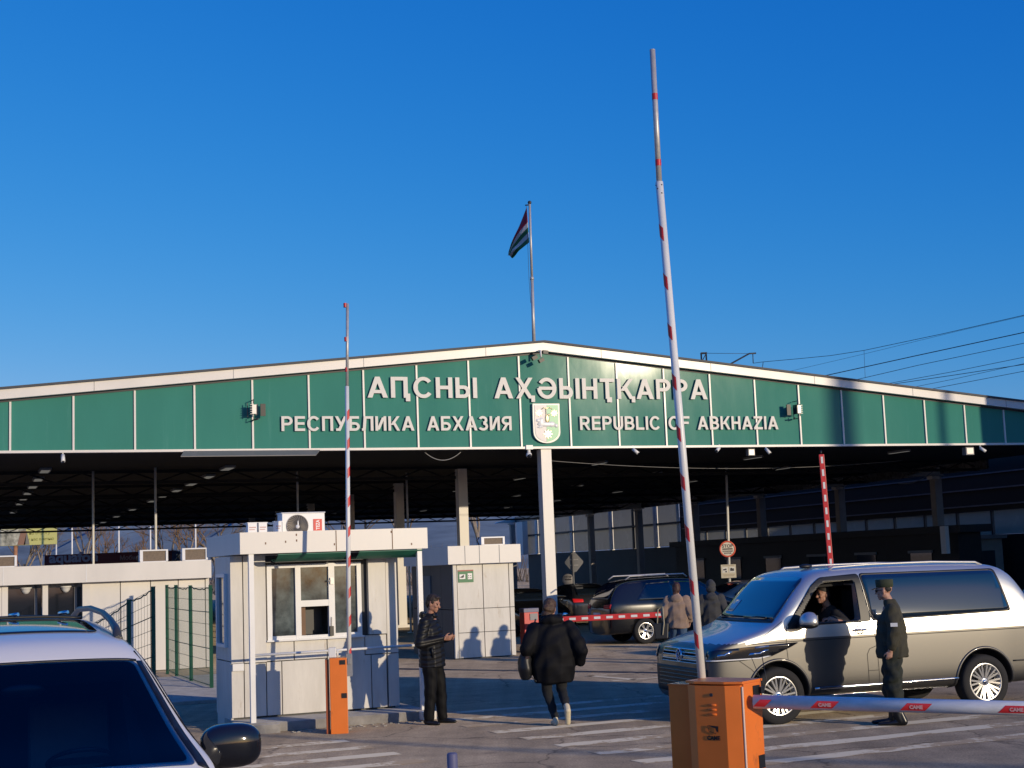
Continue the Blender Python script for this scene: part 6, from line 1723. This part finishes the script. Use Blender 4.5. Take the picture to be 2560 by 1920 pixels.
b = B(); b.box((-.05, .330, 1.245), (.085, .012, .045)); b.build('sleeve_patch', M['white'], t, local=True)
f = Flesh()
f.limb([(0, .095, .92), (.01, .10, .55), (.0, .105, .34)], [.135, .112, .105]); f.limb([(0, -.095, .92), (.04, -.10, .55), (.05, -.105, .34)], [.135, .112, .105]); f.ell((0, 0, .90), (.155, .19, .13))
f.limb([(.0, .105, .34), (-.01, .105, .26)], [.105, .07]); f.limb([(.05, -.105, .34), (.05, -.105, .26)], [.105, .07])
f.ell((.0, .185, .60), (.085, .05, .10))
f.build('trousers', mat('dark green trousers', (.019, .024, .016), .8, var=.25), t, .010, 2, wrinkle(.010, 26, 14))
for hl, to in (((-.09, .105, 0), (.20, .12, 0)), ((.0, -.105, 0), (.28, -.11, 0))):
    f = Flesh(); shoe(f, hl, to, .10, .05); ak = V((.0, .105, 0)) if hl[1] > 0 else V((.05, -.105, 0)); f.chain(V((hl[0] + .05, hl[1], .06)), .056, ak + V((-.01, 0, .14)), .062); f.chain(ak + V((-.01, 0, .14)), .062, ak + UP * .30, .066); f.build('boot', mat('black boot leather', (.012, .012, .012), .28), t, .008, 2)

# --- the woman hurrying away
p = ground(1388, 1814)
t = thing('person', 'person in a big black puffer coat and grey leggings hurrying away towards the booths', 'person', tuple(p), rot=math.radians(94))
f = Flesh()
R, q = head(f, (.06, .0, 1.545), math.radians(-22), math.radians(10), (-.02, 0, 1.36), .97)
f.limb([(-.02, 0, 1.30), (-.03, 0, 1.05), (-.02, 0, .85)], [.11, .12, .12])
f.limb([(-.03, .17, 1.32), (-.12, .30, 1.08), (.10, .28, .95)], [.052, .042, .032]); f.limb([(-.03, -.17, 1.32), (-.16, -.34, 1.06), (.08, -.25, 1.0)], [.052, .042, .032])
f.limb([(-.02, .09, .85), (.06, .09, .46), (-.02, .0, .10)], [.08, .055, .042]); f.limb([(-.02, -.10, .85), (.03, -.11, .48), (-.24, -.14, .24)], [.08, .055, .042])
hand(f, (.105, .28, .945), (1, 0, -.2), (0, -1, 0), (0, 0, 1), 1.0); hand(f, (.085, -.25, .995), (1, .3, -.1), (0, 1, 0), (0, 0, 1), 1.0)
f.build('body', M['skin'], t, .0068, 2); eyes(t, q, .97)
f = Flesh()
f.ell(q(-.02, 0, .055), (.108, .092, .096), R); f.ell(q(-.055, 0, -.005), (.078, .092, .09), R); f.ell(q(-.07, .03, -.085), (.055, .075, .06), R); f.ell(q(-.11, .02, .0), (.045, .055, .05), R)
f.build('hair', mat('brown hair', (.075, .040, .022), .55, var=.4, vscale=50, bump=.5, bscale=80), t, .008, 1, wrinkle(.002, 70, 60))
M['coat'] = mat('black puffer coat', (.0075, .0075, .009), .7, var=.3, vscale=7, spec=.15)
f = Flesh()
f.chain((-.02, .0, .58), (.19, .27, .03), (-.03, 0, .80), (.23, .315, .08)); f.chain((-.03, 0, .80), (.23, .315, .08), (-.04, 0, 1.08), (.22, .315, .10)); f.chain((-.04, 0, 1.08), (.22, .315, .10), (-.04, 0, 1.28), (.165, .235, .08)); f.chain((-.04, 0, 1.28), (.155, .21, .07), (-.02, 0, 1.42), (.095, .11, .05))
f.limb([(-.03, .215, 1.28), (-.13, .35, 1.03), (.07, .31, .94)], [.115, .105, .07]); f.limb([(-.03, -.215, 1.28), (-.17, -.37, 1.0), (-.02, -.36, .84)], [.115, .105, .075])
f.limb([(-.09, .11, 1.40), (-.135, 0, 1.40), (-.09, -.11, 1.40)], [.05, .075, .05]); f.limb([(.02, .11, 1.42), (-.06, .12, 1.42)], [.045, .05]); f.limb([(.02, -.11, 1.42), (-.06, -.12, 1.42)], [.045, .05])
f.build('coat', M['coat'], t, .011, 3, wrinkle(.009, 15, 8))
f = Flesh()
f.limb([(-.02, .09, .82), (.07, .085, .46), (-.015, .0, .12)], [.105, .072, .052]); f.limb([(-.02, -.10, .82), (.04, -.11, .48), (-.22, -.14, .26)], [.105, .074, .052])
f.build('leggings', mat('dark grey leggings', (.028, .029, .032), .8, var=.2, spec=.2), t, .009, 2, wrinkle(.003, 30, 20))
M['shoe_pale'] = mat('pale shoe', (.72, .62, .42), .6, var=.12)
f = Flesh(); shoe(f, (-.06, -.005, 0), (.16, .02, 0), .05, .042); f.build('shoe', M['shoe_pale'], t, .008, 2)
f = Flesh()     # trailing shoe, sole turned to the camera
hl, to = V((-.30, -.145, .22)), V((-.235, -.15, .05))
f.chain(hl, (.035, .045, .042), to, (.028, .036, .03)); f.chain(hl, .042, V((-.24, -.14, .27)), .045)
f.build('shoe', M['shoe_pale'], t, .008, 2)
c = t.location + rotz(math.radians(94)) @ V((-.03, .37, .80))
b = B(); b.ball((0, 0, 0), (.15, .10, .21), 20, 14)
for v in b.bm.verts: v.co.z = max(min(v.co.z, .17), -.18); v.co += V((.008 * math.sin(v.co.z * 40), .008 * math.sin(v.co.x * 50 + v.co.z * 20), 0))
hb = thing('handbag', 'black soft handbag hanging at the left hip of the hurrying person', 'bag', tuple(c), rot=math.radians(94))
b.build('bag_body', M['black'], hb, local=True, smooth=True)
b = B(); b.tube([(.02, .03, .15), (.02, -.06, .35), (.0, -.14, .55), (-.01, -.16, .62)], .012, 6); b.tube([(-.06, -.03, -.1), (-.08, -.13, -.2), (-.06, -.16, -.05)], .008, 5); b.build('strap', M['dark_metal'], hb, local=True)
b = B(); b.box((-.13, -.02, .12), (.012, .05, .03)); b.build('buckle', M['chrome'], hb, local=True)

# --- two people walking on behind the van's bonnet
def walker(loc, rot, label, top, low, hairm, hood=False, h=1.0):
    t = thing('person', label, 'person', tuple(loc), rot=rot)
    f = Flesh()
    R, q = head(f, (.05, 0, 1.53 * h), 0, .1, (-.02, 0, 1.35 * h), .97)
    f.limb([(-.02, 0, 1.3), (-.02, 0, 1.05), (0, 0, .86)], [.11, .115, .115])
    f.limb([(-.02, .17, 1.31), (-.06, .24, 1.05), (.08, .24, .85)], [.05, .04, .03]); f.limb([(-.02, -.17, 1.31), (-.06, -.24, 1.05), (.08, -.24, .85)], [.05, .04, .03])
    f.limb([(0, .09, .86), (.10, .09, .47), (.13, .09, .10)], [.08, .055, .042]); f.limb([(0, -.09, .86), (-.02, -.09, .47), (-.20, -.09, .14)], [.08, .055, .042])
    hand(f, (.08, .24, .845), (.3, 0, -1), (0, -1, 0), (1, 0, 0), .6); hand(f, (.08, -.24, .845), (.3, 0, -1), (0, 1, 0), (1, 0, 0), .6)
    f.build('body', M['skin'], t, .007, 2); eyes(t, q, .97)
    f = Flesh()
    if hood:
        f.ell(q(-.02, 0, .04), (.125, .105, .125), R); f.ell(q(-.05, 0, -.04), (.11, .11, .10), R); f.build('hood', top, t, .010, 2, wrinkle(.003))
    else:
        f.ell(q(-.02, 0, .05), (.102, .085, .092), R); f.ell(q(-.055, 0, -.01), (.07, .085, .10), R); f.chain(q(-.07, .02, -.06), (.045, .06, .05), q(-.08, .03, -.15), (.03, .045, .05), R); f.build('hair', hairm, t, .008, 1, wrinkle(.003, 60, 50))
    f = Flesh()
    f.chain((0, 0, .74), (.17, .225, .03), (-.01, 0, .95), (.175, .23, .06)); f.chain((-.01, 0, .95), (.17, .23, .07), (-.03, 0, 1.2), (.16, .225, .08)); f.chain((-.03, 0, 1.2), (.16, .225, .08), (-.03, 0, 1.33), (.11, .16, .05)); f.chain((-.03, 0, 1.33), (.10, .13, .05), (-.02, 0, 1.40), (.085, .085, .035))
    f.limb([(-.03, .19, 1.30), (-.07, .265, 1.03), (.05, .26, .88)], [.095, .085, .06]); f.limb([(-.03, -.19, 1.30), (-.07, -.265, 1.03), (.05, -.26, .88)], [.095, .085, .06])
    f.ell((-.13, 0, 1.33), (.06, .13, .09))
    f.build('jacket', top, t, .010, 2, wrinkle(.007))
    f = Flesh(); f.limb([(0, .085, .84), (.105, .09, .47), (.13, .09, .10)], [.115, .08, .062]); f.limb([(0, -.085, .84), (-.015, -.09, .47), (-.19, -.09, .15)], [.115, .08, .062]); f.ell((0, 0, .82), (.14, .17, .10))
    f.build('trousers', low, t, .010, 2, wrinkle(.004))
    for hl, to in (((.10, .09, 0), (.33, .09, .02)), ((-.25, -.09, .10), (-.10, -.09, 0.0))):
        f = Flesh(); shoe(f, hl, to); f.build('shoe', M['black'], t, .009, 2)
    return t
q_ = at(1697, 1600, 30.8)
w1 = walker((q_.x, 30.8, 0), math.radians(80), 'person in a tan jacket and jeans walking away beyond the van bonnet', mat('tan jacket', (.34, .24, .18), .8, var=.25), mat('blue jeans', (.06, .11, .19), .8, var=.2), mat('reddish brown hair', (.06, .026, .018), .6, var=.3, vscale=50))
q_ = at(1784, 1600, 31.0)
walker((q_.x, 31.0, 0), math.radians(84), 'hooded person in dark grey walking beside the person in tan', mat('dark grey hooded coat', (.055, .055, .056), .8, var=.2), mat('black jeans', (.02, .02, .022), .8), M['black'], True)
c = w1.location + V((-.36, -.05, .72))
tb = thing('tote_bag', 'dark tote bag with pale straps carried by the person in tan', 'bag', tuple(c))
b = B(); b.hexa([V(p_) for p_ in ((-.13, -.06, -.2), (.13, -.06, -.2), (.13, .06, -.2), (-.13, .06, -.2))], [V(p_) for p_ in ((-.16, -.04, .12), (.16, -.04, .12), (.16, .04, .12), (-.16, .04, .12))]); b.build('bag_body', M['black'], tb, local=True, bevel=.02)
b = B(); b.tube([(-.08, -.07, .12), (-.05, -.06, .40), (.05, -.06, .46), (.06, -.07, .12), (.02, -.075, -.12)], .014, 6); b.build('strap', mat('pale webbing', (.45, .40, .28), .8), tb, local=True)

# --- driver at the open window, seated in the van
t = thing('person', 'driver in dark clothes seated in the van with a hand on the open window', 'person', tuple(van.location), rot=van.rotation_euler[2])
f = Flesh()
R, q = head(f, (-.98, .44, 1.60), math.radians(16), 0, (-1.06, .43, 1.42), 1.0)
f.limb([(-1.07, .43, 1.36), (-1.10, .43, 1.15), (-1.10, .43, 1.0)], [.11, .12, .13])
f.limb([(-1.08, .62, 1.35), (-1.12, .80, 1.22), (-.84, .86, 1.295)], [.055, .045, .034]); f.limb([(-1.08, .25, 1.35), (-.95, .22, 1.12), (-.70, .30, 1.22)], [.055, .045, .034])
hand(f, (-.835, .865, 1.295), (1, .15, .08), (0, -.4, -1), (0, 1, -.2), .9); hand(f, (-.69, .305, 1.23), (1, .2, .4), (.3, 0, -1), (0, 1, .2), 1.3)
f.build('body', M['skin2'], t, .0068, 2); eyes(t, q)
f = Flesh(); f.ell(q(-.02, 0, .055), (.098, .080, .082), R); f.ell(q(-.050, 0, .0), (.066, .080, .08), R); f.build('hair', mat('cropped dark hair', (.02, .015, .012), .7), t, .008, 1)
f = Flesh()
f.chain((-1.09, .43, 1.0), (.16, .19, .08), (-1.07, .43, 1.28), (.145, .20, .08)); f.chain((-1.07, .43, 1.28), (.145, .20, .08), (-1.07, .43, 1.41), (.09, .12, .05))
f.limb([(-1.08, .62, 1.34), (-1.13, .78, 1.22), (-.90, .83, 1.285)], [.078, .068, .05]); f.limb([(-1.08, .25, 1.34), (-.95, .22, 1.12), (-.76, .28, 1.19)], [.078, .066, .05])
f.build('jacket', mat('dark grey jacket', (.028, .026, .026), .8, var=.2), t, .009, 2, wrinkle(.004))

# ---------------------------------------------------------------- what stands behind the photographer and throws the shade seen in the picture
def far_from(n, z, dist, side=0.0):
    """ground point whose shadow of height falls on the canopy front at panel n"""
    pnt = fp(n, z, -.05) + SUN_H * dist
    return pnt
sh_p = far_from(16.0, 6.4, 62)
hgt = 6.4 + 62 * math.tan(SUN_EL)
t = thing('concrete_pylon', 'tall concrete pylon behind the viewer whose shadow falls across the green panels', 'pylon', (sh_p.x, sh_p.y, 0))
b = B(); b.cyl((sh_p.x, sh_p.y, 0), (sh_p.x, sh_p.y, hgt + 8), .55, .40, 16); b.build('shaft', M['concrete'], t)
b = B(); b.box((sh_p.x, sh_p.y, hgt + 7.6), (2.4, .16, .16)); b.build('cross_arm', M['dark_metal'], t)
sh_p = far_from(18.45, 6.2, 40)
t = thing('lamp_post', 'plain steel lamp post behind the viewer shading the right green panels', 'lamp post', (sh_p.x, sh_p.y, 0))
b = B(); b.cyl((sh_p.x, sh_p.y, 0), (sh_p.x, sh_p.y, 15), .17, .12, 12); b.tube([(sh_p.x, sh_p.y, 15), (sh_p.x - .4, sh_p.y, 15.6), (sh_p.x - 2, sh_p.y, 15.9)], .07, 8); b.build('pole', M['steel'], t)
b = B(); b.box((sh_p.x - 2.2, sh_p.y, 15.86), (.7, .3, .12)); b.build('lamp_head', M['grey'], t)
e_ = fp(19.42, 6.0, -.05) + SUN_H * 13
t = thing('customs_house', 'plain customs building beyond the right edge that shades the canopy corner', 'building', (e_.x + 8, e_.y, 0))
b = B()
b.hexa([V((e_.x, e_.y, 0)), V((e_.x + 16, e_.y - 4, 0)), V((e_.x + 19, e_.y + 8, 0)), V((e_.x + 3, e_.y + 12, 0))], [V((e_.x, e_.y, 9.2)), V((e_.x + 16, e_.y - 4, 9.2)), V((e_.x + 19, e_.y + 8, 9.2)), V((e_.x + 3, e_.y + 12, 9.2))])
b.build('wall', mat('rendered wall', (.42, .40, .36), .8, var=.1), t)
b = B()
b.hexa([V((e_.x - .3, e_.y - .3, 9.21)), V((e_.x + 16.3, e_.y - 4.3, 9.21)), V((e_.x + 19.3, e_.y + 8.3, 9.21)), V((e_.x + 2.8, e_.y + 12.3, 9.21))], [V((e_.x - .3, e_.y - .3, 9.5)), V((e_.x + 16.3, e_.y - 4.3, 9.5)), V((e_.x + 19.3, e_.y + 8.3, 9.5)), V((e_.x + 2.8, e_.y + 12.3, 9.5))])
b.build('roof', M['roof_dark'], t)

# cable bundle slung to the right behind the viewer: its soft shadow crosses the foreground
hc = 4.2; off_ = SUN_H * (hc / math.tan(SUN_EL)) + UP * hc
pts = [V((9.5, 12.2, 0)) + off_, V((4.5, 14.9, 0)) + off_, V((1.55, 16.7, 0)) + off_, V((-.14, 17.6, 0)) + off_, V((-1.58, 18.7, 0)) + off_, V((-2.2, 19.15, 0)) + off_, V((-9, 24.6, 0)) + off_]
b = B(); b.tube(pts, .055, 8)
tag(b.build('cable_bundle', M['wire']), 'thick cable bundle slung behind the viewer shading a line on the foreground', 'cable')

# block added unseen off the right edge to throw shade on the cars
def pq(p, q): return V((.714 * p + .7 * q, .7 * p - .714 * q, 0))
t = thing('shade_block', 'low grey block added beyond the right edge to shade the dark cars', 'cabin', tuple(pq(33.8, -10.8)))
b = B(); P = [pq(29.9, -12), pq(29.9, -9.5), pq(38, -9.5), pq(38, -12)]
b.hexa(P, [p_ + UP * 3.6 for p_ in P]); b.build('wall', M['grey_panel'], t)
b = B(); P = [pq(29.8, -12.1), pq(29.8, -9.4), pq(38.1, -9.4), pq(38.1, -12.1)]
b.hexa([p_ + UP * 3.6 for p_ in P], [p_ + UP * 3.8 for p_ in P]); b.build('roof', M['roof_dark'], t)
